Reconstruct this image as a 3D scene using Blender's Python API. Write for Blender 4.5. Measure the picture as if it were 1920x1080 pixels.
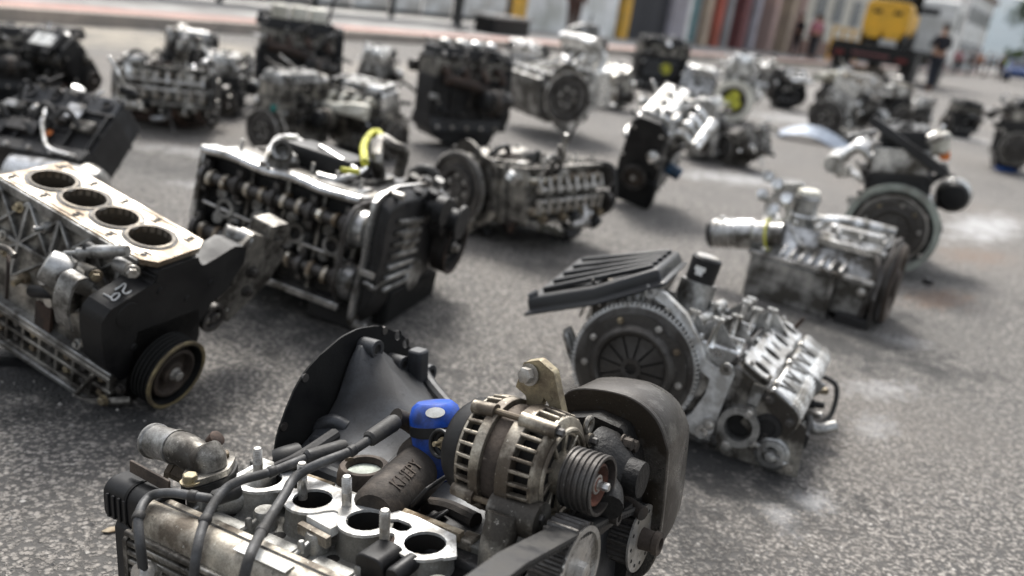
import bpy, bmesh, math, random
from mathutils import Vector as V, Matrix
from mathutils.geometry import delaunay_2d_cdt
R_ = math.radians
sc = bpy.context.scene
COL = sc.collection
for o in list(bpy.data.objects): bpy.data.objects.remove(o)

# ------------------------------------------------------------------ camera
F_PX, CAM_H, ROLL, PITCH = 1600.0, 0.90, math.atan(0.15), R_(18.886)
_f = V((0, math.cos(PITCH), -math.sin(PITCH))); _u0 = V((0, math.sin(PITCH), math.cos(PITCH))); _r0 = V((1, 0, 0))
CR = _r0*math.cos(ROLL) + _u0*math.sin(ROLL); CU = -_r0*math.sin(ROLL) + _u0*math.cos(ROLL); CF = _f
CP = V((0, 0, CAM_H))
cam = bpy.data.cameras.new('camera'); co = bpy.data.objects.new('camera', cam); COL.objects.link(co)
m = Matrix((CR, CU, -CF)).transposed().to_4x4(); m.translation = CP; co.matrix_world = m
cam.sensor_width = 36; cam.lens = F_PX/1920*36; cam.clip_start = .05; cam.clip_end = 2000
cam.dof.use_dof = True; cam.dof.focus_distance = 1.18; cam.dof.aperture_fstop = 2.4
sc.camera = co
# ------------------------------------------------------------------ world, sun, exposure
SUN_EL, SUN_AZ = R_(50), R_(-12)          # azimuth from +Y towards +X
w = bpy.data.worlds.new('World'); sc.world = w; w.use_nodes = True
nt = w.node_tree; nt.nodes.clear()
sky = nt.nodes.new('ShaderNodeTexSky'); sky.sky_type = 'NISHITA'; sky.sun_disc = False
sky.sun_elevation = SUN_EL; sky.sun_rotation = SUN_AZ; sky.dust_density = 4; sky.air_density = 1.2
hs = nt.nodes.new('ShaderNodeHueSaturation'); hs.inputs['Saturation'].default_value = .32
bg = nt.nodes.new('ShaderNodeBackground'); bg.inputs[1].default_value = .105
ow = nt.nodes.new('ShaderNodeOutputWorld')
nt.links.new(sky.outputs[0], hs.inputs['Color']); nt.links.new(hs.outputs[0], bg.inputs[0]); nt.links.new(bg.outputs[0], ow.inputs[0])
sl = bpy.data.lights.new('sun', 'SUN'); sl.energy = 1.5; sl.angle = R_(16); sl.color = (1, .97, .92)
so = bpy.data.objects.new('sun', sl); COL.objects.link(so)
sd = V((math.sin(SUN_AZ)*math.cos(SUN_EL), math.cos(SUN_AZ)*math.cos(SUN_EL), math.sin(SUN_EL)))
so.rotation_euler = sd.to_track_quat('Z', 'Y').to_euler()
sc.view_settings.view_transform = 'Standard'; sc.view_settings.look = 'None'; sc.view_settings.exposure = 1.45

# ------------------------------------------------------------------ pixel helpers
def ray(x, y): return (CF + CR*((x-960)/F_PX) - CU*((y-540)/F_PX)).normalized()
def gnd(x, y, z=0.0):
    d = ray(x, y); return CP + d*((z-CP.z)/d.z)

# ------------------------------------------------------------------ materials
MATS = {}
def mat(name, col, rough=.5, metal=0., col2=None, amt=.5, scale=14., fine=.25, bump=.15, bscale=220., rough2=None, metal2=None, emit=None, spec=None, streak=None):
    """base colour broken up by dirt/wear patches (col2) and fine speckle, with fine relief"""
    if name in MATS: return MATS[name]
    M = bpy.data.materials.new(name); M.use_nodes = True; n = M.node_tree.nodes; l = M.node_tree.links
    b = n['Principled BSDF']; tc = n.new('ShaderNodeTexCoord')
    co_ = tc.outputs['Object']
    def noise(s, d=6, r=.62, vec=None):
        t = n.new('ShaderNodeTexNoise'); t.inputs['Scale'].default_value = s; t.inputs['Detail'].default_value = d; t.inputs['Roughness'].default_value = r
        l.new(vec or co_, t.inputs['Vector']); return t.outputs['Fac']
    def ramp(f, a, c):
        r = n.new('ShaderNodeMapRange'); r.inputs[1].default_value = a; r.inputs[2].default_value = c; l.new(f, r.inputs[0]); return r.outputs[0]
    def mix(f, a, c):
        x = n.new('ShaderNodeMix'); x.data_type = 'RGBA'
        if isinstance(f, float): x.inputs[0].default_value = f
        else: l.new(f, x.inputs[0])
        for s_, v in ((x.inputs[6], a), (x.inputs[7], c)):
            if isinstance(v, tuple): s_.default_value = (*v, 1)
            else: l.new(v, s_)
        return x.outputs[2]
    def mixf(f, a, c):
        x = n.new('ShaderNodeMix'); l.new(f, x.inputs[0]); x.inputs[2].default_value = a; x.inputs[3].default_value = c; return x.outputs[0]
    c2 = col2 or tuple(v*.45 for v in col)
    big = noise(scale); c = .62-.32*amt
    fac = ramp(big, c-.11, c+.11)
    colr = mix(fac, col, c2)
    fine_f = ramp(noise(max(scale*30, 60) if scale > 5 else scale*16, 5, .7), .38, .72)
    mm = n.new('ShaderNodeMix'); mm.data_type = 'RGBA'; mm.blend_type = 'MULTIPLY'; mm.inputs[0].default_value = fine
    gv = n.new('ShaderNodeMix'); gv.data_type = 'RGBA'; l.new(fine_f, gv.inputs[0]); gv.inputs[6].default_value = (1.35, 1.35, 1.35, 1); gv.inputs[7].default_value = (.35, .33, .3, 1)
    l.new(colr, mm.inputs[6]); l.new(gv.outputs[2], mm.inputs[7])
    spot = ramp(noise(scale*5.5, 6, .72), .60, .66)                    # oil spots with edges of their own
    ms = n.new('ShaderNodeMath'); ms.operation = 'MULTIPLY'; ms.inputs[1].default_value = .75 if metal > .2 else .35; l.new(spot, ms.inputs[0])
    colr = mix(ms.outputs[0], mm.outputs[2], tuple(v*.16 for v in col))
    if metal > .3:
        sc_ = ramp(noise(scale*9, 5, .7), .64, .70); mz = n.new('ShaderNodeMath'); mz.operation = 'MULTIPLY'; mz.inputs[1].default_value = .5; l.new(sc_, mz.inputs[0]); colr = mix(mz.outputs[0], colr, tuple(min(.9, v*1.7+.08) for v in col))
    l.new(colr, b.inputs['Base Color'])
    l.new(mixf(fac, rough, rough2 if rough2 is not None else min(1, rough+.2)), b.inputs['Roughness'])
    l.new(mixf(fac, metal, metal2 if metal2 is not None else metal*.35), b.inputs['Metallic'])
    if spec is None and max(col) < .03: spec = .3
    if spec is not None: b.inputs['Specular IOR Level'].default_value = spec
    if bump:
        bp = n.new('ShaderNodeBump'); bp.inputs['Strength'].default_value = bump; bp.inputs['Distance'].default_value = .0016
        ad = n.new('ShaderNodeMath'); ad.operation = 'ADD'; l.new(noise(bscale, 3), ad.inputs[0]); l.new(noise(scale*3, 5), ad.inputs[1])
        l.new(ad.outputs[0], bp.inputs['Height']); l.new(bp.outputs[0], b.inputs['Normal'])
    if emit: b.inputs['Emission Color'].default_value = (*col, 1); b.inputs['Emission Strength'].default_value = emit
    MATS[name] = M; return M
GR = (.022, .018, .014)
mat('alu', (.74, .74, .73), .27, .98, (.075, .068, .058), .48, 11, .45, .2, metal2=.8)
mat('alu_clean', (.84, .84, .83), .22, .98, (.20, .19, .17), .38, 16, .4, .16, metal2=.85)
mat('alu_dirty', (.42, .40, .36), .34, .93, (.042, .037, .031), .56, 12, .5, .25, metal2=.55)
mat('alu_brown', (.50, .455, .375), .34, .92, (.075, .06, .045), .55, 14, .5, .25, metal2=.55)
mat('deck_face', (.54, .50, .43), .33, .85, (.15, .115, .08), .5, 12, .4, .15, metal2=.7)
mat('alu_dull', (.44, .44, .43), .34, .92, (.06, .055, .047), .5, 12, .45, .2, metal2=.55)
mat('alu_cream', (.56, .52, .44), .42, .7, (.10, .08, .058), .52, 13, .5, .25)
mat('gasket_face', (.74, .75, .75), .36, .75, (.30, .29, .27), .5, 30, .4, .25)
mat('gasket_old', (.46, .40, .30), .8, 0, (.14, .10, .06), .6, 24, .4, .3)
mat('head_grey', (.40, .40, .385), .4, .8, (.13, .125, .11), .5, 13, .45, .2)
mat('iron_dark', (.032, .032, .033), .42, .6, (.009, .008, .0075), .52, 9, .5, .25)
mat('iron_paint', (.052, .055, .060), .38, .3, (.020, .020, .021), .48, 9, .35, .12, spec=.4)
mat('iron_brown', (.11, .085, .065), .62, .4, (.035, .026, .02), .55, 10, .55, .45)
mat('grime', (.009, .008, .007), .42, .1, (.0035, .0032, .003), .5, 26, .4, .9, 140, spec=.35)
mat('grime_brown', (.06, .046, .034), .65, .15, (.018, .014, .011), .55, 22, .5, .6, 160)
mat('black_plastic', (.0065, .0065, .0072), .38, 0, (.016, .0155, .015), .42, 10, .35, .12, spec=.25)
mat('black_matte', (.0055, .0055, .006), .55, 0, (.012, .012, .0115), .5, 12, .3, .2, spec=.15)
mat('rubber', (.018, .018, .019), .45, 0, (.042, .04, .037), .45, 40, .3, .2)
mat('hose_grey', (.065, .066, .068), .5, .1, (.025, .024, .023), .5, 30, .45, .25)
mat('steel', (.58, .57, .55), .28, 1, (.22, .20, .17), .42, 20, .4, .15)
mat('steel_dark', (.13, .125, .12), .36, .95, (.032, .027, .023), .5, 16, .4, .25)
mat('cam_steel', (.66, .62, .53), .24, 1, (.13, .095, .06), .46, 24, .35, .12)
mat('zinc', (.40, .345, .23), .36, .9, (.10, .075, .05), .55, 22, .4, .2)
mat('rust', (.065, .036, .024), .65, .4, (.026, .018, .014), .55, 18, .5, .3)
mat('rust_red', (.22, .09, .06), .75, .2, (.06, .035, .026), .5, 14, .45, .35)
mat('clutch', (.085, .08, .074), .4, .85, (.030, .026, .022), .5, 12, .45, .3)
mat('gold_rim', (.34, .28, .15), .4, .8, (.10, .08, .05), .5, 14, .4, .2)
mat('blue_paint', (.012, .085, .50), .33, 0, (.004, .020, .10), .44, 14, .35, .12)
mat('blue_dull', (.012, .06, .13), .4, .1, (.01, .02, .03), .4, 12, .3, .1)
mat('white_label', (.72, .72, .70), .5, 0, (.45, .44, .4), .4, 20, .2, .05)
mat('chalk', (.70, .70, .69), .9, 0, (.45, .45, .44), .4, 60, .4, .1)
mat('yellow_paint', (.62, .60, .05), .6, 0, (.30, .30, .04), .45, 18, .25, .1)
mat('orange_paint', (.75, .20, .03), .6, 0, (.4, .12, .03), .4, 20, .2, .1)
mat('teal_paint', (.03, .25, .22), .6, 0)
mat('hole', (.008, .008, .008), .6, 0, (.014, .012, .01), .5, 30, .3, .2)
mat('bore', (.13, .11, .085), .4, .8, (.05, .04, .028), .55, 18, .4, .2)
mat('oil_pan_black', (.0075, .008, .0095), .30, 0, (.018, .018, .018), .42, 8, .3, .14, spec=.45)
mat('pan_sheet', (.17, .16, .145), .2, .9, (.022, .017, .012), .60, 13, .5, .3)
mat('pale_green', (.33, .37, .33), .55, .4, (.16, .16, .14), .45, 9, .4, .2)
mat('cream_white', (.72, .70, .62), .5, .25, (.38, .36, .3), .4, 10, .35, .2)

# ------------------------------------------------------------------ mesh builder
def perp(d):
    d = d.normalized(); a = V((0, 0, 1)) if abs(d.z) < .9 else V((1, 0, 0))
    u = d.cross(a).normalized(); return u, d.cross(u).normalized()
def catmull(P, k=6):
    P = [V(p) for p in P]; out = []
    Q = [P[0]*2-P[1]] + P + [P[-1]*2-P[-2]]
    for i in range(1, len(Q)-2):
        a, b, c, d = Q[i-1:i+3]
        for j in range(k):
            t = j/k; out.append(.5*((2*b)+(c-a)*t+(2*a-5*b+4*c-d)*t*t+(3*b-a-3*c+d)*t**3))
    out.append(P[-1]); return out
class MB:
    def __init__(s): s.v = []; s.f = []
    def add(s, v, f):
        o = len(s.v); s.v += [tuple(p) for p in v]; s.f += [[i+o for i in q] for q in f]; return s
    def box(s, x0, x1, y0, y1, z0, z1):
        return s.add([(x, y, z) for z in (z0, z1) for y in (y0, y1) for x in (x0, x1)],
                     [(0, 2, 3, 1), (4, 5, 7, 6), (0, 1, 5, 4), (2, 6, 7, 3), (0, 4, 6, 2), (1, 3, 7, 5)])
    def hexa(s, p): return s.add(p, [(0, 2, 3, 1), (4, 5, 7, 6), (0, 1, 5, 4), (2, 6, 7, 3), (0, 4, 6, 2), (1, 3, 7, 5)])
    def bar(s, p0, p1, w, h, up=(0, 0, 1), w1=None, h1=None):
        p0, p1 = V(p0), V(p1); d = (p1-p0).normalized(); up = V(up); a = d.cross(up)
        if a.length < 1e-4: a = perp(d)[0]
        a.normalize(); b = a.cross(d).normalized(); w1 = w1 or w; h1 = h1 or h; P = []
        for (i, j) in ((-1, -1), (1, -1), (-1, 1), (1, 1)): pass
        for bz in (-1, 1):
            for ay in (-1, 1):
                P += [p0+a*(ay*w/2)+b*(bz*h/2), p1+a*(ay*w1/2)+b*(bz*h1/2)]
        return s.hexa(P)
    def rings(s, rs, closed=False, cap0=True, cap1=True):
        n = len(rs[0]); v = [p for r in rs for p in r]; f = []
        for i in range(len(rs)-1):
            for j in range(n): k = (j+1) % n; f.append((i*n+j, i*n+k, (i+1)*n+k, (i+1)*n+j))
        if cap0: f.append(tuple(range(n-1, -1, -1)))
        if cap1: f.append(tuple((len(rs)-1)*n+j for j in range(n)))
        return s.add(v, f)
    def lathe(s, o, d, prof, n=24, cap0=True, cap1=True, a0=0, a1=None):
        o, d = V(o), V(d).normalized(); u, w = perp(d); rs = []
        if a1 is None: A = [2*math.pi*j/n for j in range(n)]
        else: A = [a0+(a1-a0)*j/n for j in range(n+1)]
        for t, r in prof: rs.append([o+d*t+(u*math.cos(a)+w*math.sin(a))*r for a in A])
        if a1 is None: return s.rings(rs, cap0=cap0, cap1=cap1)
        v = [p for r in rs for p in r]; m_ = n+1; f = [(i*m_+j, i*m_+j+1, (i+1)*m_+j+1, (i+1)*m_+j) for i in range(len(rs)-1) for j in range(n)]
        return s.add(v, f)
    def cyl(s, p0, p1, r, r1=None, n=20):
        p0, p1 = V(p0), V(p1); L = (p1-p0).length
        return s.lathe(p0, p1-p0, [(0, r), (L, r if r1 is None else r1)], n)
    def pipe(s, p0, p1, ro, ri, n=24, floor=None):
        p0, p1 = V(p0), V(p1); L = (p1-p0).length; fl = L if floor is None else floor
        s.lathe(p0, p1-p0, [(0, ro), (L, ro), (L, ri), (L-fl, ri)] + ([] if floor is None else []), n, cap0=floor is not None, cap1=floor is not None)
        if floor is None: s.lathe(p0, p1-p0, [(0, ri), (0, ro)], n, False, False)
        return s
    def ring(s, o, d, R, r, n=32, k=8):
        o, d = V(o), V(d).normalized(); u, w = perp(d); v = []; f = []
        for i in range(n):
            a = 2*math.pi*i/n; e = u*math.cos(a)+w*math.sin(a)
            for j in range(k): b = 2*math.pi*j/k; v.append(o+e*(R+r*math.cos(b))+d*(r*math.sin(b)))
        for i in range(n):
            for j in range(k): f.append((i*k+j, ((i+1) % n)*k+j, ((i+1) % n)*k+(j+1) % k, i*k+(j+1) % k))
        return s.add(v, f)
    def tube(s, P, r, n=8, k=5, r1=None):
        P = catmull(P, k) if len(P) > 2 and k > 1 else [V(p) for p in P]; rs = []; u = None; N = len(P)
        for i, p in enumerate(P):
            d = (P[min(i+1, N-1)]-P[max(i-1, 0)]).normalized()
            u = perp(d)[0] if u is None else (u-d*u.dot(d)).normalized()
            w_ = d.cross(u); rr = r if r1 is None else r+(r1-r)*i/(N-1)
            rs.append([p+(u*math.cos(2*math.pi*j/n)+w_*math.sin(2*math.pi*j/n))*rr for j in range(n)])
        return s.rings(rs)
    def prism(s, poly, o, u, v, t, holes=()):
        """2D polygon (with round/poly holes) in plane o,u,v extruded by t along u x v"""
        o, u, v = V(o), V(u), V(v); nrm = u.cross(v).normalized()*t
        pl = [V((p[0], p[1])) for p in poly]
        loops = [pl]+[[V((h[0]+h[2]*math.cos(2*math.pi*i/18), h[1]+(h[3] if len(h) > 3 else h[2])*math.sin(2*math.pi*i/18))) for i in range(18)] if not isinstance(h[0], (tuple, list)) else [V((q[0], q[1])) for q in h] for h in holes]
        vs = []; ed = []
        for lp in loops:
            b = len(vs); vs += lp; ed += [(b+i, b+(i+1) % len(lp)) for i in range(len(lp))]
        r = delaunay_2d_cdt(vs, ed, [], 0, 1e-7); V2, T = r[0], r[2]
        def inside(p, lp):
            c = False; j = len(lp)-1
            for i in range(len(lp)):
                a, b = lp[i], lp[j]
                if (a.y > p.y) != (b.y > p.y) and p.x < (b.x-a.x)*(p.y-a.y)/(b.y-a.y)+a.x: c = not c
                j = i
            return c
        n0 = len(V2); VV = [o+u*p.x+v*p.y for p in V2]; vv = VV+[p+nrm for p in VV]; ff = []
        for t_ in T:
            c = (V2[t_[0]]+V2[t_[1]]+V2[t_[2]])/3
            if inside(c, loops[0]) and not any(inside(c, h) for h in loops[1:]):
                ff.append(tuple(reversed(t_))); ff.append(tuple(i+n0 for i in t_))
        s.add(vv, ff)
        for li, lp in enumerate(loops):
            P = [o+u*p.x+v*p.y for p in lp]; n = len(P)
            s.add(P+[p+nrm for p in P], [(i, (i+1) % n, n+(i+1) % n, n+i) for i in range(n)])
        return s
    def gear(s, o, d, ri, r0, r1, w_, teeth):
        o, d = V(o), V(d).normalized(); u, v = perp(d); rs = []
        for t, rr in ((0, 'i'), (0, 'o'), (w_, 'o'), (w_, 'i')):
            L = []
            for i in range(teeth*4):
                a = 2*math.pi*i/(teeth*4); r = ri if rr == 'i' else (r0 if i % 4 in (0, 3) else r1)
                L.append(o+d*t+(u*math.cos(a)+v*math.sin(a))*r)
            rs.append(L)
        return s.rings(rs+[rs[0]], cap0=False, cap1=False)
    def bolt(s, p, n_, r=.008, h=.006, shaft=0):
        p, n_ = V(p), V(n_).normalized()
        s.lathe(p-n_*.001, n_, [(0, r*1.35), (.0022, r*1.35)], 14)
        s.lathe(p+n_*.001, n_, [(0, r), (h, r), (h+.001, r*.85)], 6)
        if shaft: s.cyl(p+n_*h, p+n_*(h+shaft), r*.5, n=10)
        return s
    def ell(s, c, r, n=14, k=9):
        c = V(c); rs = []
        for i in range(1, k):
            a = math.pi*i/k
            rs.append([c+V((r[0]*math.sin(a)*math.cos(2*math.pi*j/n), r[1]*math.sin(a)*math.sin(2*math.pi*j/n), r[2]*math.cos(a))) for j in range(n)])
        return s.rings(rs)
    def rbox(s, x0, x1, y0, y1, z0, z1, r, axis='z', n=5, taper=0.):
        """box with rounded edges along one axis"""
        def sec(a0, a1, b0, b1, sh):
            a0 += sh; a1 -= sh; b0 += sh; b1 -= sh; L = []
            for ca, cb, q in ((a1-r, b1-r, 0), (a0+r, b1-r, 1), (a0+r, b0+r, 2), (a1-r, b0+r, 3)):
                for i in range(n+1): t = (q+i/n)*math.pi/2; L.append((ca+r*math.cos(t), cb+r*math.sin(t)))
            return L
        if axis == 'z': f = lambda p, t: (p[0], p[1], t); A = (x0, x1, y0, y1); T = (z0, z1)
        elif axis == 'x': f = lambda p, t: (t, p[0], p[1]); A = (y0, y1, z0, z1); T = (x0, x1)
        else: f = lambda p, t: (p[0], t, p[1]); A = (x0, x1, z0, z1); T = (y0, y1)
        return s.rings([[f(p, T[0]) for p in sec(*A, 0)], [f(p, T[1]) for p in sec(*A, taper)]])
    def xf(s, M):
        s.v = [tuple(M @ V(p)) for p in s.v]; return s
    def mesh(s, name):
        me = bpy.data.meshes.new(name); me.from_pydata(s.v, [], s.f); me.update()
        bm = bmesh.new(); bm.from_mesh(me); bmesh.ops.recalc_face_normals(bm, faces=bm.faces)
        bm.to_mesh(me); bm.free(); return me
def link(name, me, m_, parent=None, smooth=35, bevel=0):
    if m_ and not me.materials: me.materials.append(MATS[m_] if isinstance(m_, str) else m_)
    if smooth:
        for p in me.polygons: p.use_smooth = True
        me.set_sharp_from_angle(angle=R_(smooth))
    o = bpy.data.objects.new(name, me); COL.objects.link(o)
    if parent: o.parent = parent
    if bevel:
        b = o.modifiers.new('b', 'BEVEL'); b.width = bevel; b.segments = 2; b.limit_method = 'ANGLE'; b.angle_limit = R_(40); b.harden_normals = False
    return o
def tag(o, label=None, cat=None, group=None, kind=None):
    if label: o['label'] = label
    if cat: o['category'] = cat
    if group: o['group'] = group
    if kind: o['kind'] = kind
    return o
def empty(name, loc=(0, 0, 0), rz=0):
    o = bpy.data.objects.new(name, None); COL.objects.link(o); o.location = loc; o.rotation_euler = (0, 0, rz); o.empty_display_size = .1; return o
class Eng:
    """a thing with its own frame: axes M, origin T, size s"""
    def __init__(s, name, label, cat, M, T, sc_=1.0, group=None):
        s.M = Matrix(M).to_3x3(); s.s = sc_; s.T = V(T); s.o = empty(name)
        mw = s.M.to_4x4() @ Matrix.Scale(sc_, 4); mw.translation = s.T; s.o.matrix_world = mw
        s.mw = mw; s.inv = mw.inverted(); tag(s.o, label, cat, group)
    def pt(s, x, y, ax, v):
        o = s.inv @ CP; d = (s.inv @ (CP+ray(x, y)))-o; k = 'xyz'.index(ax); return o+d*((v-o[k])/d[k])
    def pl(s, x, y, p0, n):
        o = s.inv @ CP; d = (s.inv @ (CP+ray(x, y)))-o; return o+d*((p0-o).dot(n)/d.dot(n))
    def w(s, *p): return s.mw @ V(p)
    def P(s, name, b, m_, parent=None, bevel=0, smooth=35):
        return link(name, b.mesh(name), m_, parent or s.o, smooth, bevel)
# ================================================================== SETTING
rng = random.Random(7)
def ground_material():
    M = bpy.data.materials.new('asphalt'); M.use_nodes = True; n = M.node_tree.nodes; l = M.node_tree.links; b = n['Principled BSDF']
    geo = n.new('ShaderNodeNewGeometry'); P = geo.outputs['Position']
    def noise(s, d=5, r=.6):
        t = n.new('ShaderNodeTexNoise'); t.inputs['Scale'].default_value = s; t.inputs['Detail'].default_value = d; t.inputs['Roughness'].default_value = r; l.new(P, t.inputs['Vector']); return t.outputs['Fac']
    def mr(f, a, c, lo=0., hi=1.):
        r = n.new('ShaderNodeMapRange'); r.inputs[1].default_value = a; r.inputs[2].default_value = c; r.inputs[3].default_value = lo; r.inputs[4].default_value = hi; l.new(f, r.inputs[0]); return r.outputs[0]
    def mix(f, a, c, t='MIX'):
        x = n.new('ShaderNodeMix'); x.data_type = 'RGBA'; x.blend_type = t
        if isinstance(f, float): x.inputs[0].default_value = f
        else: l.new(f, x.inputs[0])
        for s_, v in ((x.inputs[6], a), (x.inputs[7], c)):
            if isinstance(v, tuple): s_.default_value = (*v, 1)
            else: l.new(v, s_)
        return x.outputs[2]
    def math_(op, a, c):
        x = n.new('ShaderNodeMath'); x.operation = op
        for s_, v in ((x.inputs[0], a), (x.inputs[1], c)):
            if isinstance(v, (int, float)): s_.default_value = v
            else: l.new(v, s_)
        return x.outputs[0]
    vo = n.new('ShaderNodeTexVoronoi'); vo.inputs['Scale'].default_value = 120; vo.inputs['Randomness'].default_value = 1; l.new(P, vo.inputs['Vector'])
    vs = n.new('ShaderNodeSeparateColor'); l.new(vo.outputs['Color'], vs.inputs[0])
    stone = mix(mr(vs.outputs[0], 0, 1), (.160, .146, .130), (.300, .277, .250))
    stone = mix(mr(vs.outputs[1], .965, 1), stone, (.42, .40, .37))
    worn = noise(75, 3, .6)                                            # worn-off tops against dark tar
    gap = math_('MULTIPLY', mr(worn, .42, .50), mr(vo.outputs['Distance'], .75, .4))
    base = mix(gap, (.052, .049, .046), stone)
    base = mix(mr(noise(1.1, 6, .6), .42, .66, 0, .55), base, (.085, .080, .074))     # broad darker wear
    base = mix(mr(noise(3.7, 6, .65), .58, .72, 0, .6), base, (.033, .031, .030))      # oil stains
    base = mix(mr(noise(.55, 4, .5), .50, .70, 0, .35), base, (.21, .18, .15))          # dust
    base = mix(mr(noise(7.3, 8, .72), .675, .70, 0, .7), base, (.33, .32, .31))          # pale splashes
    col = base
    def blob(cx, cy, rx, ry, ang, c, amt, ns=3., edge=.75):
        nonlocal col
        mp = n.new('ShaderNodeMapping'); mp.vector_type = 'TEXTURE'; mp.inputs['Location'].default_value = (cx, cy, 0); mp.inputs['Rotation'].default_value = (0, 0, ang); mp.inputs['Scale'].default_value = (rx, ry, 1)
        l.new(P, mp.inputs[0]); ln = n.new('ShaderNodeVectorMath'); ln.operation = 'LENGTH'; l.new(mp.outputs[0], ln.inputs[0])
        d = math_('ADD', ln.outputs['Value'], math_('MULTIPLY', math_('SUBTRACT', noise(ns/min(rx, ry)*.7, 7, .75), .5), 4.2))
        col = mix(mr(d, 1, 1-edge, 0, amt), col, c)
    for (px, py, rx, ry, a, c, amt) in STAINS_AND_SHADE:
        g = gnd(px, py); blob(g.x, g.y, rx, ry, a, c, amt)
    ce = n.new('ShaderNodeTexVoronoi'); ce.feature = 'DISTANCE_TO_EDGE'; ce.inputs['Scale'].default_value = 1.15
    wv = n.new('ShaderNodeTexNoise'); wv.inputs['Scale'].default_value = 5; wv.inputs['Detail'].default_value = 6; l.new(P, wv.inputs['Vector'])
    av = n.new('ShaderNodeVectorMath'); av.operation = 'MULTIPLY_ADD'; l.new(wv.outputs['Color'], av.inputs[0]); av.inputs[1].default_value = (.45, .45, 0); l.new(P, av.inputs[2]); l.new(av.outputs[0], ce.inputs['Vector'])
    crack = math_('MULTIPLY', mr(ce.outputs['Distance'], .006, .001), mr(noise(.9, 3), .50, .58))
    col = mix(math_('MULTIPLY', crack, .7), col, (.018, .017, .016))
    drip = mr(noise(24, 2, .5), .70, .73)                              # small oil drips
    col = mix(math_('MULTIPLY', drip, .75), col, (.022, .021, .020))
    l.new(col, b.inputs['Base Color'])
    l.new(mr(noise(30, 3), .3, .7, .72, .95), b.inputs['Roughness'])
    h = math_('ADD', math_('MULTIPLY', gap, .8), math_('MULTIPLY', noise(420, 2), .35))
    bp = n.new('ShaderNodeBump'); bp.inputs['Strength'].default_value = .8; bp.inputs['Distance'].default_value = .004; l.new(h, bp.inputs['Height']); l.new(bp.outputs[0], b.inputs['Normal'])
    return M
PALE = (.42, .42, .42); OIL_SHADE = (.016, .0155, .015)  # dark tone: oil drips that also paint contact shade under the engines
STAINS_AND_SHADE = [(1850, 425, .75, .20, .9, PALE, .75), (1390, 335, .6, .22, .4, PALE, .6), (1500, 225, .9, .5, .8, PALE, .45), (1820, 262, .7, .25, .6, PALE, .5),
          (1650, 730, .16, .07, .4, PALE, .35), (1520, 940, .07, .05, .5, PALE, .5), (1460, 965, .05, .08, .2, PALE, .35), (1700, 640, .1, .07, .2, PALE, .3), (1640, 800, .12, .06, 1., PALE, .3),
          (1760, 560, .28, .12, .7, (.16, .085, .045), .5), (1830, 480, .35, .16, .7, (.17, .10, .06), .4),
          (640, 640, .45, .16, -.3, OIL_SHADE, 0.75), (330, 830, .16, .1, .4, OIL_SHADE, 0.75), (250, 300, .8, .3, 0, OIL_SHADE, 0.60), (1120, 520, .3, .2, 0, OIL_SHADE, 0.65), (560, 560, .35, .18, -.3, OIL_SHADE, 0.85), (1560, 640, .5, .22, -.4, OIL_SHADE, 0.80), (1300, 860, .34, .2, -.5, OIL_SHADE, 0.95), (120, 720, .4, .2, -.4, OIL_SHADE, 0.95), (1000, 440, .4, .2, .1, OIL_SHADE, 0.75), (1330, 1040, .12, .2, .2, OIL_SHADE, 0.60),
          (420, 290, .5, .12, .2, PALE, .35), (400, 350, .2, .08, .2, PALE, .4), (700, 580, .05, .03, 0, PALE, .4), (150, 60, 1.5, .7, 1., (.30, .265, .21), .75), (360, 90, 1.4, .7, 1., (.30, .265, .21), .7), (700, 130, 2.2, .8, 1., (.26, .23, .19), .5), (1400, 160, 5, 2., 1., (.24, .225, .21), .5), (700, 560, .25, .2, 0, OIL_SHADE, .8), (430, 480, .3, .25, 0, OIL_SHADE, .7), (1230, 800, .2, .15, 0, OIL_SHADE, .8), (60, 680, .3, .2, 0, OIL_SHADE, .9), (1680, 590, .15, .1, 0, OIL_SHADE, .8), (900, 1000, .3, .12, -.5, OIL_SHADE, .6), (1270, 960, .1, .08, 0, OIL_SHADE, .5), (240, 780, .12, .07, 0, OIL_SHADE, .7), (1760, 520, .3, .12, .4, OIL_SHADE, .6)]
me = MB(); G = 700
me.add([(-G, -60, 0), (G, -60, 0), (G, G, 0), (-G, G, 0)], [(0, 1, 2, 3)])
g = link('ground', me.mesh('ground'), ground_material(), smooth=0); tag(g, 'worn grey asphalt road surface', kind='structure')
# street frame: W(s, off, z): s along the left-hand building line, off metres towards the road
SA = V((-5.84, 13.19, 0)); SU = V((.53, .848, 0)).normalized(); SN = V((SU.y, -SU.x, 0))
def W(s, off=0., z=0.): return SA+SU*s+SN*off+V((0, 0, z))
SM = Matrix((SU, SN, V((0, 0, 1)))).transposed().to_4x4()
def streetM(s, off=0., z=0.):
    m_ = SM.copy(); m_.translation = W(s, off, z); return m_
def st(name, s, off=0., z=0., label=None, cat=None, group=None):
    o = empty(name); o.matrix_world = streetM(s, off, z); tag(o, label, cat, group); return o
mat('concrete', (.33, .325, .31), .85, 0, (.22, .21, .2), .45, 1.5, .35, .2, 90)
mat('tactile_red', (.40, .20, .165), .85, 0, (.30, .17, .145), .5, 2, .35, .2, 60)
mat('kerb_tan', (.40, .34, .29), .85, 0, (.28, .25, .22), .5, 2, .3, .2, 60)
mat('fence_white', (.82, .83, .82), .55, 0, (.5, .48, .44), .42, 1.6, .3, .05)
mat('post_dark', (.06, .062, .06), .6, .3)
mat('wall_white', (.86, .87, .86), .8, 0, (.55, .56, .52), .35, 1.2, .2, .1)
mat('wall_grey', (.33, .33, .34), .8, 0, (.24, .24, .24), .45, 1.2, .2, .1)
mat('wall_lilac', (.40, .38, .43), .8, 0, (.3, .29, .31), .45, 1.2, .2, .1)
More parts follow.
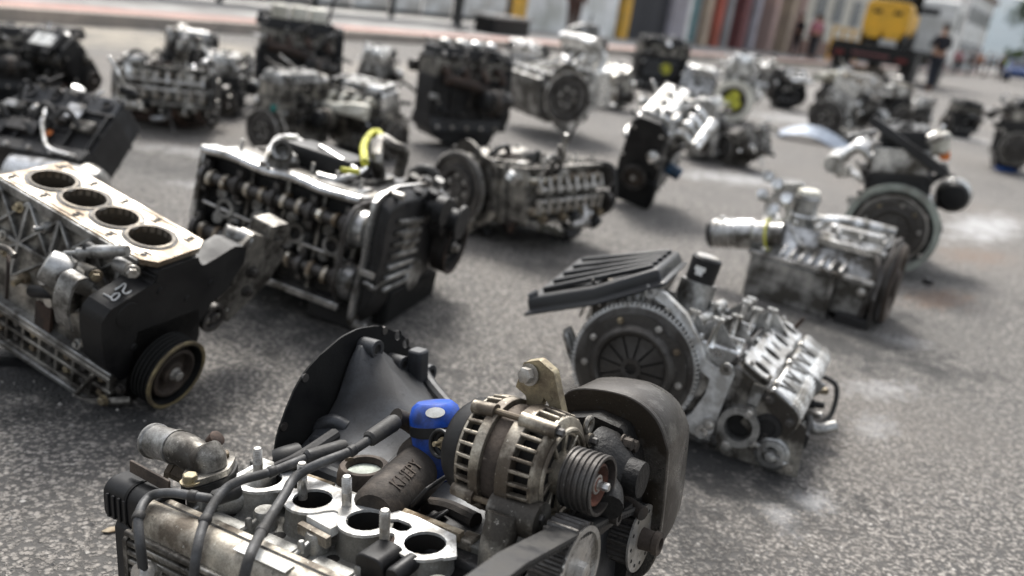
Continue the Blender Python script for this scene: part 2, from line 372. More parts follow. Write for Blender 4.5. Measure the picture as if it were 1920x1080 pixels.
mat('wall_red', (.42, .10, .065), .75, 0, (.3, .09, .06), .4, 1.4, .2, .1)
mat('wall_maroon', (.20, .075, .075), .75, 0, (.14, .06, .06), .4, 1.4, .2, .1)
mat('wall_tan', (.50, .40, .30), .8, 0, (.36, .29, .23), .4, 1.2, .2, .1)
mat('wall_brown', (.26, .16, .12), .8, 0, (.18, .12, .1), .4, 1.2, .2, .1)
mat('wall_pink', (.55, .38, .33), .8, 0, (.42, .31, .28), .4, 1.2, .2, .1)
mat('paint_yellow', (.75, .42, .05), .6, 0, (.5, .32, .08), .35, 2, .2, .05)
mat('shutter_dark', (.050, .052, .062), .55, .3, (.035, .036, .04), .4, 2, .2, .05)
mat('window_dark', (.02, .022, .026), .2, 0, bump=0)
mat('glass_far', (.05, .06, .07), .12, 0, bump=0)
mat('teal_panel', (.10, .26, .28), .6, 0)
mat('machine_yellow', (.78, .42, .02), .4, 0, (.6, .33, .03), .35, 2, .2, .05)
mat('orange_board', (.65, .22, .08), .6, 0, (.5, .2, .09), .4, 2, .2, .05)
mat('truck_white', (.75, .75, .73), .4, 0, (.55, .55, .52), .35, 1.5, .2, .05)
mat('truck_black', (.022, .022, .022), .6, .2)
mat('lamp_red', (.22, .02, .015), .35, 0)
mat('car_blue', (.02, .07, .24), .3, .2)
mat('skin', (.36, .20, .13), .6, 0, (.3, .16, .1), .3, 8, .1, .05)
mat('hair', (.015, .012, .01), .6, 0)
mat('cloth_black', (.015, .016, .020), .85, 0, (.025, .025, .03), .4, 5, .2, .1)
mat('cloth_navy', (.03, .035, .05), .85, 0)
mat('cloth_brown', (.13, .075, .06), .85, 0)
mat('cloth_hivis', (.45, .75, .10), .8, 0)
mat('cloth_white', (.65, .65, .66), .85, 0)
mat('cloth_pink', (.6, .25, .3), .85, 0)
mat('cloth_grey', (.2, .2, .21), .85, 0)
mat('cloth_orange', (.6, .25, .12), .85, 0)
mat('bark', (.09, .07, .055), .9, 0)
mat('leaf_a', (.055, .085, .045), .7, 0, (.035, .06, .03), .5, 1.2, .3, 0)
mat('leaf_b', (.10, .14, .05), .7, 0, (.06, .09, .035), .5, 1.2, .3, 0)
# pavement, kerb and the red strip along it
def strip(name, m_, s0, s1, o0, o1, z0, z1, kind='structure', label=None):
    b = MB().box(s0, s1, o0, o1, z0, z1).xf(SM); b.xf(Matrix.Translation(SA)); return tag(link(name, b.mesh(name), m_, smooth=0), label, kind=kind)
strip('pavement', 'concrete', -14, 150, -14, 2.72, -.05, .11, label='grey concrete pavement along the fence and shops')
strip('pavement_red_strip', 'tactile_red', -14, 150, 2.72, 3.25, -.05, .118, label='faded red paving strip beside the kerb')
strip('kerb', 'kerb_tan', -14, 150, 3.25, 3.5, -.05, .125, label='tan concrete kerb stones')
# corrugated fence
fo = st('corrugated_fence', -7, 0, .11, 'white corrugated metal fence with dark posts behind the pavement', 'fence')
def corr(w_, h, pitch=.10, amp=.022):
    n = int(w_/pitch*8); b = MB(); v = []; f = []
    for i in range(n+1):
        x = w_*i/n; y = amp*math.sin(2*math.pi*x/pitch)
        for z in (0, h):
            v.append((x, y, z))
    for i in range(n): f.append((2*i, 2*i+2, 2*i+3, 2*i+1))
    b.add(v, f); k = len(v); b.add([(p[0], p[1]-.006, p[2]) for p in v], [tuple(reversed(q)) for q in f]); return b
pm = corr(.985, 2.25).mesh('panel')
for i in range(16):
    o = link('panel', pm, 'fence_white', fo, 60); o.location = (i, 0, .06)
for i in range(9):
    o = link('post', MB().box(-.04, .04, .03, .11, 0, 2.4).mesh('post'), 'post_dark', fo, 0); o.location = (2*i, 0, 0)
link('rail', MB().box(0, 16, .027, .06, 2.2, 2.26).mesh('rail'), 'post_dark', fo, 0); link('rail', MB().box(0, 16, .027, .06, .1, .16).mesh('rail'), 'post_dark', fo, 0)
# lone post and dark planter box in front of the fence
o = st('sign_post', 5.2, 1.6, .11, 'dark grey metal post standing on pavement beside the black box', 'post')
link('pole', MB().cyl((0, 0, 0), (0, 0, 2.6), .055, n=16).mesh('pole'), 'post_dark', o); link('base_plate', MB().box(-.14, .14, -.14, .14, 0, .02).mesh('base_plate'), 'post_dark', o, bevel=.004)
o = st('planter_box', 6.2, 1.9, .11, 'low black box with grey lid on the pavement beside the fence', 'box')
link('box_body', MB().rbox(-.6, .6, -.25, .25, 0, .30, .04).mesh('box_body'), 'black_plastic', o); link('lid', MB().rbox(-.64, .64, -.29, .29, .30, .35, .04).mesh('lid'), 'concrete', o)
# white wall
wo = st('boundary_wall', 9.3, 0, .11, 'white painted wall between the corrugated fence and the yellow framed shutter', 'wall')
link('wall', MB().box(.35, 5.0, -.2, .05, 0, 3.1).mesh('wall'), 'wall_white', wo, 0); link('pillar', MB().box(0, .34, -.22, .12, 0, 3.3).mesh('pillar'), 'paint_yellow', wo, 0, .01); link('coping', MB().box(.35, 5.0, -.24, .09, 3.1, 3.2).mesh('coping'), 'concrete', wo, 0, .01)
# shop with dark roller shutter in a yellow frame
so_ = st('shop_building', 14.4, 0, .11, 'grey shop front with a dark roller shutter in a yellow frame', 'building')
link('wall', MB().box(.0, 6.1, -5, -.12, 0, 5.2).mesh('wall'), 'wall_grey', so_, 0)
fr = MB().box(.25, .65, -.12, .1, 0, 2.7).box(.25, 3.55, -.12, .104, 2.7, 3.0); link('door_frame', fr.mesh('door_frame'), 'paint_yellow', so_, 0, .008)
sh = link('roller_shutter', MB().box(.65, 3.35, -.12, -.06, 0, 2.7).mesh('roller_shutter'), 'shutter_dark', so_, 0)
slm = MB().rbox(.66, 3.34, -.065, -.02, .004, .096, .015, 'x').mesh('slat')
for i in range(27): x = link('slat', slm, 'shutter_dark', sh); x.location = (0, 0, i*.1)
link('pillar', MB().box(3.36, 4.5, -.12, .15, 0, 5.2).mesh('pillar'), 'wall_lilac', so_, 0, .01)
link('panel', MB().box(4.6, 5.2, -.12, -.02, 0, 2.6).mesh('panel'), 'wall_white', so_, 0, .01); link('panel', MB().box(5.2, 5.75, -.12, -.03, .1, 2.4).mesh('panel'), 'teal_panel', so_, 0, .01)
link('cornice', MB().box(0, 6.1, -.12, .25, 3.4, 3.6).mesh('cornice'), 'concrete', so_, 0, .02)
# arcade of coloured columns
ar = st('arcade_building', 20.6, 0, .11, 'shop arcade with red, grey and maroon columns beside the street', 'building')
link('back_wall', MB().box(0, 11, -6, -1.6, 0, 5.5).mesh('back_wall'), 'wall_maroon', ar, 0)
link('upper_floor', MB().box(0, 11, -1.6, .1, 3.0, 5.5).mesh('upper_floor'), 'wall_tan', ar, 0, .02)
for x, wd, mm in ((.1, .5, 'wall_tan'), (1.1, .55, 'wall_red'), (2.1, .4, 'wall_grey'), (3.6, .6, 'wall_maroon'), (4.9, .5, 'wall_lilac'), (7.0, .6, 'wall_pink'), (9.2, .6, 'wall_tan'), (10.5, .5, 'wall_pink')):
    link('column', MB().box(x, x+wd, -.6, .05, 0, 3.0).mesh('column'), mm, ar, 0, .015)
for x in (2.6, 5.6, 7.9, 9.9): link('window', MB().box(x, x+1.3, -1.6, -1.55, .3, 2.5).mesh('window'), 'glass_far', ar, 0)
# white workshop and further houses
wk = st('workshop_building', 32, 0, .11, 'long white workshop with a yellow rail and orange boards in front', 'building')
link('wall', MB().box(0, 11, -7, 0, .0, 4.5).mesh('wall'), 'cream_white', wk, 0); link('plinth', MB().box(0, 11, 0, .06, 0, .7).mesh('plinth'), 'wall_brown', wk, 0)
link('roof', MB().box(-.2, 11.2, -7.2, .4, 4.5, 4.75).mesh('roof'), 'wall_brown', wk, 0, .02)
for x in (1, 4, 7.5): wn = link('window', MB().box(x, x+1.8, 0, .05, 1.6, 2.9).mesh('window'), 'wall_grey', wk, 0); link('pane', MB().box(x+.1, x+1.7, .05, .055, 1.7, 2.8).mesh('pane'), 'glass_far', wn, 0)
ba = st('barrier', 29.5, 2.0, .11, 'yellow handrail with orange boards in front of the white workshop', 'barrier')
for x in (0, 1.6, 3.2, 4.8): link('post', MB().box(x-.05, x+.05, -.05, .05, 0, 1.3).mesh('post'), 'paint_yellow', ba, 0)
link('rail', MB().box(-.05, 4.85, -.03, .03, 1.3, 1.38).mesh('rail'), 'paint_yellow', ba, 0); link('rail', MB().box(-.05, 4.85, -.02, .02, .85, .93).mesh('rail'), 'paint_yellow', ba, 0)
for x in (.1, 1.7, 3.3): link('board', MB().box(x, x+1.4, -.02, .02, .1, .75).mesh('board'), 'orange_board', ba, 0, .01)
def house(name, s, off, w_, d, h, mw_, label, nx, nz, roof='wall_brown', z=.11):
    o = st(name, s, off, z, label, 'building')
    link('wall', MB().box(0, w_, -d, 0, 0, h).mesh('wall'), mw_, o, 0); link('roof', MB().box(-.3, w_+.3, -d-.3, .35, h, h+.3).mesh('roof'), roof, o, 0, .03)
    for i in range(nx):
        for k in range(nz):
            x = w_*(i+.25)/nx; zz = 1.0+k*3.0
            wn = link('window', MB().box(x, x+w_/nx*.5, 0, .06, zz, zz+1.4).mesh('window'), 'wall_grey', o, 0); link('pane', MB().box(x+.08, x+w_/nx*.5-.08, .06, .066, zz+.08, zz+1.32).mesh('pane'), 'glass_far', wn, 0)
    dr = link('door', MB().box(w_*.88, w_*.97, 0, .07, 0, 2.1).mesh('door'), 'wall_maroon', o, 0)
    return o
house('townhouse', 44, 0, 9, 7, 6.2, 'wall_tan', 'two storey tan house down the street past the workshop', 4, 2)
house('townhouse', 54, 0, 8, 7, 5.6, 'wall_brown', 'brown two storey house beyond the tan house', 3, 2)
house('townhouse', 63, 0, 12, 7, 4.2, 'wall_pink', 'low pink house beyond the brown house', 4, 1)
house('townhouse', 78, 0, 16, 8, 6.5, 'wall_white', 'long white house at the far end of the street', 6, 2)
# ------------------------------------------------------------------ people
def skinmesh(name, verts, edges, m_, parent, sub=1, root=0):
    me = bpy.data.meshes.new(name); me.from_pydata([v[:3] for v in verts], edges, []); o = bpy.data.objects.new(name, me); COL.objects.link(o); o.parent = parent
    sm = o.modifiers.new('s', 'SKIN'); sm.use_smooth_shade = True
    for i, v in enumerate(verts):
        d = me.skin_vertices[0].data[i]; r = v[3]; d.radius = r if isinstance(r, tuple) else (r, r); d.use_root = (i == root)
    s2 = o.modifiers.new('u', 'SUBSURF'); s2.levels = sub; s2.render_levels = sub
    me.materials.append(MATS[m_]); return o
def person(loc, face, h, top, legs, label, shoes='cloth_black', stride=.08, arms='down', group=None, vest=None):
    o = empty('person', loc, face); tag(o, label, 'person', group); k = h/1.72; o.scale = (k, k, k)
    hx = .10
    A = [(0, 0, .95, (.15, .11)), (0, 0, 1.15, (.14, .105)), (0, 0, 1.36, (.165, .10)), (0, .01, 1.47, .062), (0, .02, 1.56, .058), (0, .02, 1.64, (.078, .095)), (0, .02, 1.70, (.06, .07))]
    E_ = [(0, 1), (1, 2), (2, 3), (3, 4), (4, 5), (5, 6)]
    L = []
    for sd_ in (-1, 1):
        i = len(A); st_ = stride*sd_
        A += [(hx*sd_, 0, .86, (.095, .10)), (hx*1.05*sd_, st_*.6+.02, .49, .062), (hx*1.05*sd_, st_, .10, .042), (hx*1.1*sd_, st_+.06, .045, .028)]
        E_ += [(0, i), (i, i+1), (i+1, i+2), (i+2, i+3)]
        j = len(A)
        if arms == 'down': ar_ = [(.19*sd_, 0, 1.38, .062), (.25*sd_, -.02, 1.12, .046), (.25*sd_, .06, .88, .036), (.25*sd_, .09, .79, (.022, .036))]
        else: ar_ = [(.19*sd_, 0, 1.38, .062), (.29*sd_, .02, 1.16, .048), (.14*sd_, .20, 1.22, .038), (.06*sd_, .25, 1.27, (.026, .034))]
        A += ar_; E_ += [(2, j), (j, j+1), (j+1, j+2), (j+2, j+3)]; L.append((i, j))
    skinmesh('body', A, E_, 'skin', o)
    fat = lambda v, e: (*v[:3], (v[3][0]+e, v[3][1]+e) if isinstance(v[3], tuple) else v[3]+e)
    T = [fat(A[0], .02), fat(A[1], .022), fat(A[2], .02), (0, .01, 1.44, .075)]; te = [(0, 1), (1, 2), (2, 3)]
    for i, j in L:
        q = len(T); T += [fat(A[j], .016), fat(A[j+1], .016), fat(A[j+2], .014), (*[A[j+2][k]*.6+A[j+3][k]*.4 for k in range(3)], .045)]; te += [(2, q), (q, q+1), (q+1, q+2), (q+2, q+3)]
    skinmesh('jacket', T, te, top, o)
    if vest: skinmesh('vest', [fat(A[0], .035), fat(A[1], .037), fat(A[2], .03)], [(0, 1), (1, 2)], vest, o)
    T = [(0, 0, .93, (.15, .115))]; te = []
    for i, j in L:
        q = len(T); T += [fat(A[i], .014), fat(A[i+1], .018), fat(A[i+2], .018)]; te += [(0, q), (q, q+1), (q+1, q+2)]
    skinmesh('trousers', T, te, legs, o)
    for i, j in L:
        a = A[i+2]; skinmesh('shoe', [(a[0], a[1]-.04, .05, (.045, .045)), (a[0], a[1]+.08, .04, (.045, .036)), (a[0], a[1]+.17, .03, (.04, .026))], [(0, 1), (1, 2)], shoes, o)
    hr = MB().ell((0, .005, 1.68), (.093, .108, .085), 16, 9); hr.v = [(x, y-(.03 if z < 1.68 else 0), max(z, 1.635)) for x, y, z in hr.v]; link('hair', hr.mesh('hair'), 'hair', o, 80)
    for sx in (-1, 1):
        link('ear', MB().ell((.082*sx, .015, 1.635), (.012, .02, .03), 8, 6).mesh('ear'), 'skin', o, 80); link('eye', MB().ell((.03*sx, .108, 1.64), (.011, .006, .006), 8, 6).mesh('eye'), 'hair', o, 80)
    link('nose', MB().ell((0, .118, 1.61), (.013, .016, .022), 8, 6).mesh('nose'), 'skin', o, 80)
    return o
g0 = gnd(1740, 172)
person(g0, R_(15), 1.70, 'cloth_black', 'cloth_navy', 'person in black jacket and dark trousers walking away down the open road', arms='fold', stride=.06)
g0 = W(10.5, .9, .11)
person(g0, R_(-150), 1.70, 'cloth_brown', 'cloth_brown', 'person in brown clothes standing before the white wall', stride=.03)
for s_, off, tp, lg, vs_, lb in ((27.6, 1.2, 'cloth_black', 'cloth_black', None, 'person in black beside the arcade columns'), (28.6, 1.7, 'cloth_black', 'cloth_grey', 'cloth_hivis', 'person in a lime green safety vest by the arcade'),
                            (30.2, 1.2, 'cloth_white', 'cloth_grey', None, 'person in a white top at the yellow handrail'), (26.3, 2.2, 'cloth_pink', 'cloth_black', None, 'person in a pink top by the lilac column')):
    person(W(s_, off, .11), rng.uniform(0, 6), rng.uniform(1.58, 1.75), tp, lg, lb, vest=vs_)
CROWD = [('cloth_white', 'white'), ('cloth_navy', 'navy'), ('cloth_orange', 'orange'), ('cloth_grey', 'grey'), ('cloth_black', 'black'), ('cloth_brown', 'brown'), ('cloth_pink', 'pink'), ('cloth_hivis', 'lime')]
for i, (px, py) in enumerate(((1798, 137), (1812, 143), (1830, 140), (1843, 146), (1856, 142), (1868, 150), (1786, 140), (1880, 146))):
    person(gnd(px, py), rng.uniform(0, 6), rng.uniform(1.55, 1.75), CROWD[i][0], 'cloth_black' if i % 2 else 'cloth_navy', 'small far pedestrian in a %s top on the distant road' % CROWD[i][1], group='pedestrians far down the road')
# ------------------------------------------------------------------ flatbed truck with a yellow machine on it
tw = gnd(1625, 150)
tr = empty('flatbed_truck'); mt = SM.copy(); mt.translation = tw; tr.matrix_world = mt; tag(tr, 'white cab flatbed truck with black rear frame and red rear lamps', 'truck')   # local x = away along the street, y = to the right
link('chassis', MB().box(-.2, 6.2, -.45, .45, .55, .80).mesh('chassis'), 'truck_black', tr, 0, .01)
link('bed', MB().box(-.3, 4.6, -1.12, 1.12, .84, .98).mesh('bed'), 'truck_black', tr, 0, .01)
rb = link('rear_bumper', MB().box(-.42, -.3, -1.12, 1.12, .50, .84).mesh('rear_bumper'), 'truck_black', tr, 0, .01)
link('reflector_strip', MB().box(-.425, -.42, -.5, .5, .66, .72).mesh('reflector_strip'), 'wall_maroon', rb, 0)
for y in (-.85, .85): link('rear_lamp', MB().rbox(-.46, -.42, y-.14, y+.14, .6, .70, .03, 'x').mesh('rear_lamp'), 'lamp_red', rb)
for x in (.6, 4.9):
    for y in (-.95, .95):
        wh = link('wheel', MB().lathe((x, y-.14, .45), (0, 1, 0), [(0, .30), (0, .42), (.03, .45), (.25, .45), (.28, .42), (.28, .30)], 28).mesh('wheel'), 'rubber', tr)
        link('rim', MB().lathe((x, y-.12, .45), (0, 1, 0), [(0, .29), (.24, .29)], 24).mesh('rim'), 'steel_dark', wh)
link('mudflap', MB().box(.0, .02, -1.1, -.75, .15, .84).mesh('mudflap'), 'rubber', tr, 0); link('mudflap', MB().box(.0, .02, .75, 1.1, .15, .84).mesh('mudflap'), 'rubber', tr, 0)
cb = link('cab', MB().rbox(4.75, 6.5, -1.1, 1.1, .75, 2.6, .15, 'y').mesh('cab'), 'truck_white', tr)
link('rear_window', MB().box(4.72, 4.75, -.6, .6, 1.7, 2.3).mesh('rear_window'), 'window_dark', cb, 0)
for y in (-1.105, 1.06): link('door', MB().box(5.1, 6.1, y, y+.045, .95, 2.4).mesh('door'), 'truck_white', cb, 0, .02); link('side_window', MB().box(5.25, 6.0, y-.004, y+.05, 1.7, 2.3).mesh('side_window'), 'window_dark', cb, 0)
link('headboard', MB().box(4.55, 4.65, -1.05, 1.05, .98, 2.1).mesh('headboard'), 'truck_white', tr, 0, .01)
yv = empty('forklift'); mt2 = mt.copy(); mt2.translation = tw+SU*1.2+SN*-.12+V((0, 0, .98)); yv.matrix_world = mt2; tag(yv, 'yellow forklift with rounded counterweight carried on the flatbed truck', 'forklift')
link('counterweight', MB().rbox(-.25, .35, -.62, .62, .28, 1.22, .2, 'x', taper=.0).mesh('counterweight'), 'machine_yellow', yv, bevel=.03)
link('hood', MB().rbox(.35, 1.5, -.55, .55, .3, 1.0, .12, 'x').mesh('hood'), 'machine_yellow', yv)
for y in (-.28, .28): link('vent', MB().rbox(-.262, -.25, y-.12, y+.12, .86, .96, .03, 'x').mesh('vent'), 'truck_black', yv); link('lower_pad', MB().rbox(-.30, -.25, y-.22, y+.22, .18, .5, .05, 'x').mesh('lower_pad'), 'machine_yellow', yv)
for x, y in ((.3, -.5), (.3, .5), (1.5, -.5), (1.5, .5)): link('cab_post', MB().box(x-.04, x+.04, y-.04, y+.04, 1.0, 2.1).mesh('cab_post'), 'truck_black', yv, 0)
link('roof_guard', MB().box(.2, 1.6, -.58, .58, 2.1, 2.18).mesh('roof_guard'), 'truck_black', yv, 0, .01); link('rear_glass', MB().box(.29, .31, -.46, .46, 1.22, 2.1).mesh('rear_glass'), 'glass_far', yv, 0)
link('mast', MB().box(1.65, 1.8, -.45, .45, .2, 2.3).mesh('mast'), 'truck_black', yv, 0)
for x in (.1, 1.3):
    for y in (-.5, .5): link('wheel', MB().lathe((x, y-.1, .27), (0, 1, 0), [(0, .15), (0, .25), (.03, .27), (.17, .27), (.2, .25), (.2, .15)], 24).mesh('wheel'), 'rubber', yv)
# crates under the truck's tail and a far blue car
bo = empty('crate', gnd(1622, 147), R_(20)); tag(bo, 'tan wooden crate on the ground behind the truck', 'crate')
for i in range(4): link('plank', MB().box(-.5, .5, -.2, .2, i*.085, i*.085+.075).mesh('plank'), 'wall_tan', bo, 0, .006)
for x in (-.46, .46): link('batten', MB().box(x-.03, x+.03, -.22, .22, 0, .34).mesh('batten'), 'wall_tan', bo, 0, .004)
def car(loc, rz, m_, label):
    o = empty('parked_car', loc, rz); tag(o, label, 'car')
    prof = [(-2.1, .35), (-2.15, .75), (-1.9, .95), (-1.3, 1.0), (-.8, 1.42), (.7, 1.46), (1.35, 1.05), (2.0, .95), (2.12, .6), (2.05, .32)]
    link('body', MB().prism(prof, (0, .82, 0), (1, 0, 0), (0, 0, 1), 1.64).mesh('body'), m_, o, 30, .06)
    for sx in (-.832, .826): link('side_window', MB().prism([(-1.05, 1.02), (-.72, 1.36), (.62, 1.39), (1.05, 1.04)], (0, sx+.006, 0), (1, 0, 0), (0, 0, 1), .008).mesh('side_window'), 'window_dark', o, 0)
    link('windscreen', MB().hexa([(-1.27, -.7, 1.03), (-1.29, -.7, 1.04), (-1.27, .7, 1.03), (-1.29, .7, 1.04), (-.85, -.65, 1.40), (-.87, -.65, 1.41), (-.85, .65, 1.40), (-.87, .65, 1.41)]).mesh('windscreen'), 'window_dark', o, 0)
    for x in (-1.35, 1.3):
        for y in (-.75, .75):
            wh = link('wheel', MB().lathe((x, y-.1, .32), (0, 1, 0), [(0, .2), (0, .3), (.03, .32), (.17, .32), (.2, .3), (.2, .2)], 24).mesh('wheel'), 'rubber', o); link('rim', MB().lathe((x, y-.105, .32), (0, 1, 0), [(0, .19), (.21, .19)], 20).mesh('rim'), 'steel', wh)
    for y in (-.6, .6): link('headlight', MB().ell((-2.12, y, .72), (.05, .16, .08), 10, 6).mesh('headlight'), 'white_label', o)
car(gnd(1908, 156), math.atan2(SU.y, SU.x), 'car_blue', 'blue car parked far down the road on the right')
# ------------------------------------------------------------------ trees and houses at the far end
def tree(loc, h, cr, m_, label, seed):
    r = random.Random(seed); o = empty('street_tree', loc); tag(o, label, 'tree', 'trees at the far end of the road')
    b = MB().tube([(0, 0, 0), (.1, .05, h*.25), (-.05, .1, h*.5), (.05, 0, h*.8)], h*.03, 8, 4, h*.012); tips = []
    for i in range(7):
        a = r.uniform(0, 6.28); z = h*r.uniform(.35, .6); e = V((math.cos(a)*cr*.7, math.sin(a)*cr*.7, z+h*r.uniform(.12, .3))); b.tube([(0, 0, z), (e.x*.5, e.y*.5, (z+e.z)/2+.1), tuple(e)], h*.012, 6, 4, h*.004); tips.append(e)
    link('trunk', b.mesh('trunk'), 'bark', o, 60)
    cl = [(t+V((r.gauss(0, .3), r.gauss(0, .3), r.gauss(0, .3))), cr*r.uniform(.3, .5)) for t in tips for _ in (0, 1)]+[(V((r.gauss(0, cr*.4), r.gauss(0, cr*.4), h*r.uniform(.6, .95))), cr*r.uniform(.25, .45)) for _ in range(10)]
    b = MB()
    for c, rad in cl:
        for _ in range(170):
            d = V((r.gauss(0, 1), r.gauss(0, 1), r.gauss(0, 1))).normalized()*rad*r.random()**.4; p = c+d; u = V((r.gauss(0, 1), r.gauss(0, 1), r.gauss(0, 1))).normalized()*.13; v = u.cross(V((r.gauss(0, 1), r.gauss(0, 1), r.gauss(0, 1)))).normalized()*.09
            b.v += [tuple(p-u), tuple(p+v), tuple(p+u), tuple(p-v)]; k = len(b.v); b.f.append([k-4, k-3, k-2, k-1])
    me_ = bpy.data.meshes.new('crown'); me_.from_pydata(b.v, [], b.f); tag(link('crown', me_, m_, o, 0))
tree(W(96, 4, 0), 9.5, 2.8, 'leaf_a', 'dark green street tree left of the far avenue before the sky', 1)
tree(W(110, 5, 0), 8.5, 2.6, 'leaf_a', 'dark green street tree second in the far row', 2)
tree(W(128, 6, 0), 8.0, 3.0, 'leaf_b', 'lighter green tree at the end of the far row', 3)
tree(gnd(1890, 134), 5.2, 2.2, 'leaf_b', 'low light green tree behind the blue car', 4)
hz = MB().add([(-500, 420, -2), (600, 420, -2), (600, 420, 22), (400, 425, 34), (260, 420, 28), (120, 425, 38), (-100, 420, 24), (-500, 420, 30)], [])
b = MB()
N = 60; pr_ = []
r_ = random.Random(4)
for i in range(N+1):
    x = -350+i*16; pr_.append((x, 30+8*math.sin(i*.35)+5*math.sin(i*.9+1)))
for i in range(N):
    (x0, h0), (x1, h1) = pr_[i], pr_[i+1]
    b.add([(x0, 380, -2), (x1, 380, -2), (x1, 470, h1), (x0, 470, h0), (x1, 560, -2), (x0, 560, -2)], [(0, 1, 2, 3), (3, 2, 4, 5)])
mat('hill_far', (.12, .15, .17), .95, 0, (.15, .17, .18), .4, .02, .2, 0)
tag(link('hills', b.mesh('hills'), 'hill_far', None, 60), 'far bluish hills behind the town', kind='structure')
# ================================================================== ENGINE PARTS
X, Y, Z = V((1, 0, 0)), V((0, 1, 0)), V((0, 0, 1))
def clutch(e, o, d, R, m_ring='steel', m_cov='clutch', fingers=12, par=None):
    """flywheel with ring gear and diaphragm clutch cover; o = face centre, d = outward axis"""
    o, d = V(o), V(d).normalized(); u, v = perp(d)
    fw = e.P('flywheel', MB().lathe(o-d*.035, d, [(0, R*.9), (.004, R*.96), (.022, R*.96), (.024, R*.8)], 64), 'steel_dark', par)
    e.P('ring_gear', MB().gear(o-d*.034, d, R*.93, R*.975, R*1.03, .018, 84 if R > .1 else 60), m_ring, fw, smooth=0)
    # pressed cover with flattened lobes
    poly = []
    for i in range(72):
        a = 2*math.pi*i/72; rr = R*(.86-.07*max(0, math.cos(3*a))**4); poly.append((rr*math.cos(a), rr*math.sin(a)))
    cv = e.P('clutch_cover', MB().prism(poly, o-d*.010, u, v, .006, [(0, 0, R*.66)]).lathe(o-d*.006, d, [(0, R*.70), (.010, R*.66), (.016, R*.61), (.014, R*.555), (.006, R*.53), (-.004, R*.53)], 56, False, False), m_cov, par, .0012)
    # diaphragm fingers
    rs = []
    for i in range(fingers):
        a0, a1 = 2*math.pi*(i+.07)/fingers, 2*math.pi*(i+.93)/fingers; P = []
        for rr, hh, sh in ((R*.53, .0, 1), (R*.40, .001, 1), (R*.16, .006, .75)):
            am = (a0+a1)/2; h_ = (a1-a0)/2*sh
            P.append([(am-h_, rr, hh), (am+h_, rr, hh)])
        vs = []
        for t in (0, -.003):
            for row in P:
                for (a, rr, hh) in row: vs.append(o+d*(hh+t-.002)+(u*math.cos(a)+v*math.sin(a))*rr)
        e.P('diaphragm_finger', MB().add(vs, [(0, 1, 3, 2), (2, 3, 5, 4), (6, 8, 9, 7), (8, 10, 11, 9), (0, 2, 8, 6), (2, 4, 10, 8), (1, 7, 9, 3), (3, 9, 11, 5), (4, 5, 11, 10)]), m_cov, cv, smooth=0) if R > .1 and fingers > 8 else None
    e.P('release_plate', MB().lathe(o-d*.02, d, [(0, R*.55), (.006, R*.55)], 40), 'hole', cv)
    e.P('hub', MB().lathe(o-d*.008, d, [(0, R*.17), (.014, R*.165), (.013, R*.09), (-.01, R*.085)], 32, True, True), m_cov, cv)
    if R > .1:
        for i in range(9):
            a = 2*math.pi*(i+.3)/9+(.12 if i % 3 else 0); p = o-d*.004+(u*math.cos(a)+v*math.sin(a))*R*.77
            e.P('bolt', MB().bolt(p, d, R*.042, .006), 'zinc' if i % 2 else 'steel', cv)
    return fw
def pulley(e, o, d, R, w_=.03, ribs=5, m_='steel_dark', hub='rust', par=None, rim=None, n=40):
    o, d = V(o), V(d).normalized(); pf = [(-w_, R*.5), (-w_, R*.97)]
    for i in range(ribs):
        t = -w_+w_*(i+.1)/ribs; q = w_/ribs; pf += [(t, R), (t+q*.3, R), (t+q*.45, R*.93), (t+q*.75, R*.93)]
    pf += [(-.002, R), (0, R*.985), (0, R*.88), (-w_*.55, R*.84)]
    p_ = e.P('pulley', MB().lathe(o, d, pf, n, True, False), m_, par)
    if rim: e.P('rim', MB().lathe(o, d, [(-.004, R*1.0), (.001, R*1.005), (.002, R*.97), (0, R*.90), (-.006, R*.885)], n, False, False), rim, p_)
    e.P('hub', MB().lathe(o, d, [(-w_*.6, R*.84), (-w_*.6, R*.72), (-w_*.15, R*.70), (-w_*.12, R*.62), (-w_*.5, R*.56), (-w_*.5, R*.34), (-w_*.2, R*.32), (-w_*.15, R*.2)], n), hub, p_)
    e.P('bolt', MB().bolt(o-d*w_*.15, d, R*.14, .012), 'steel', p_); return p_
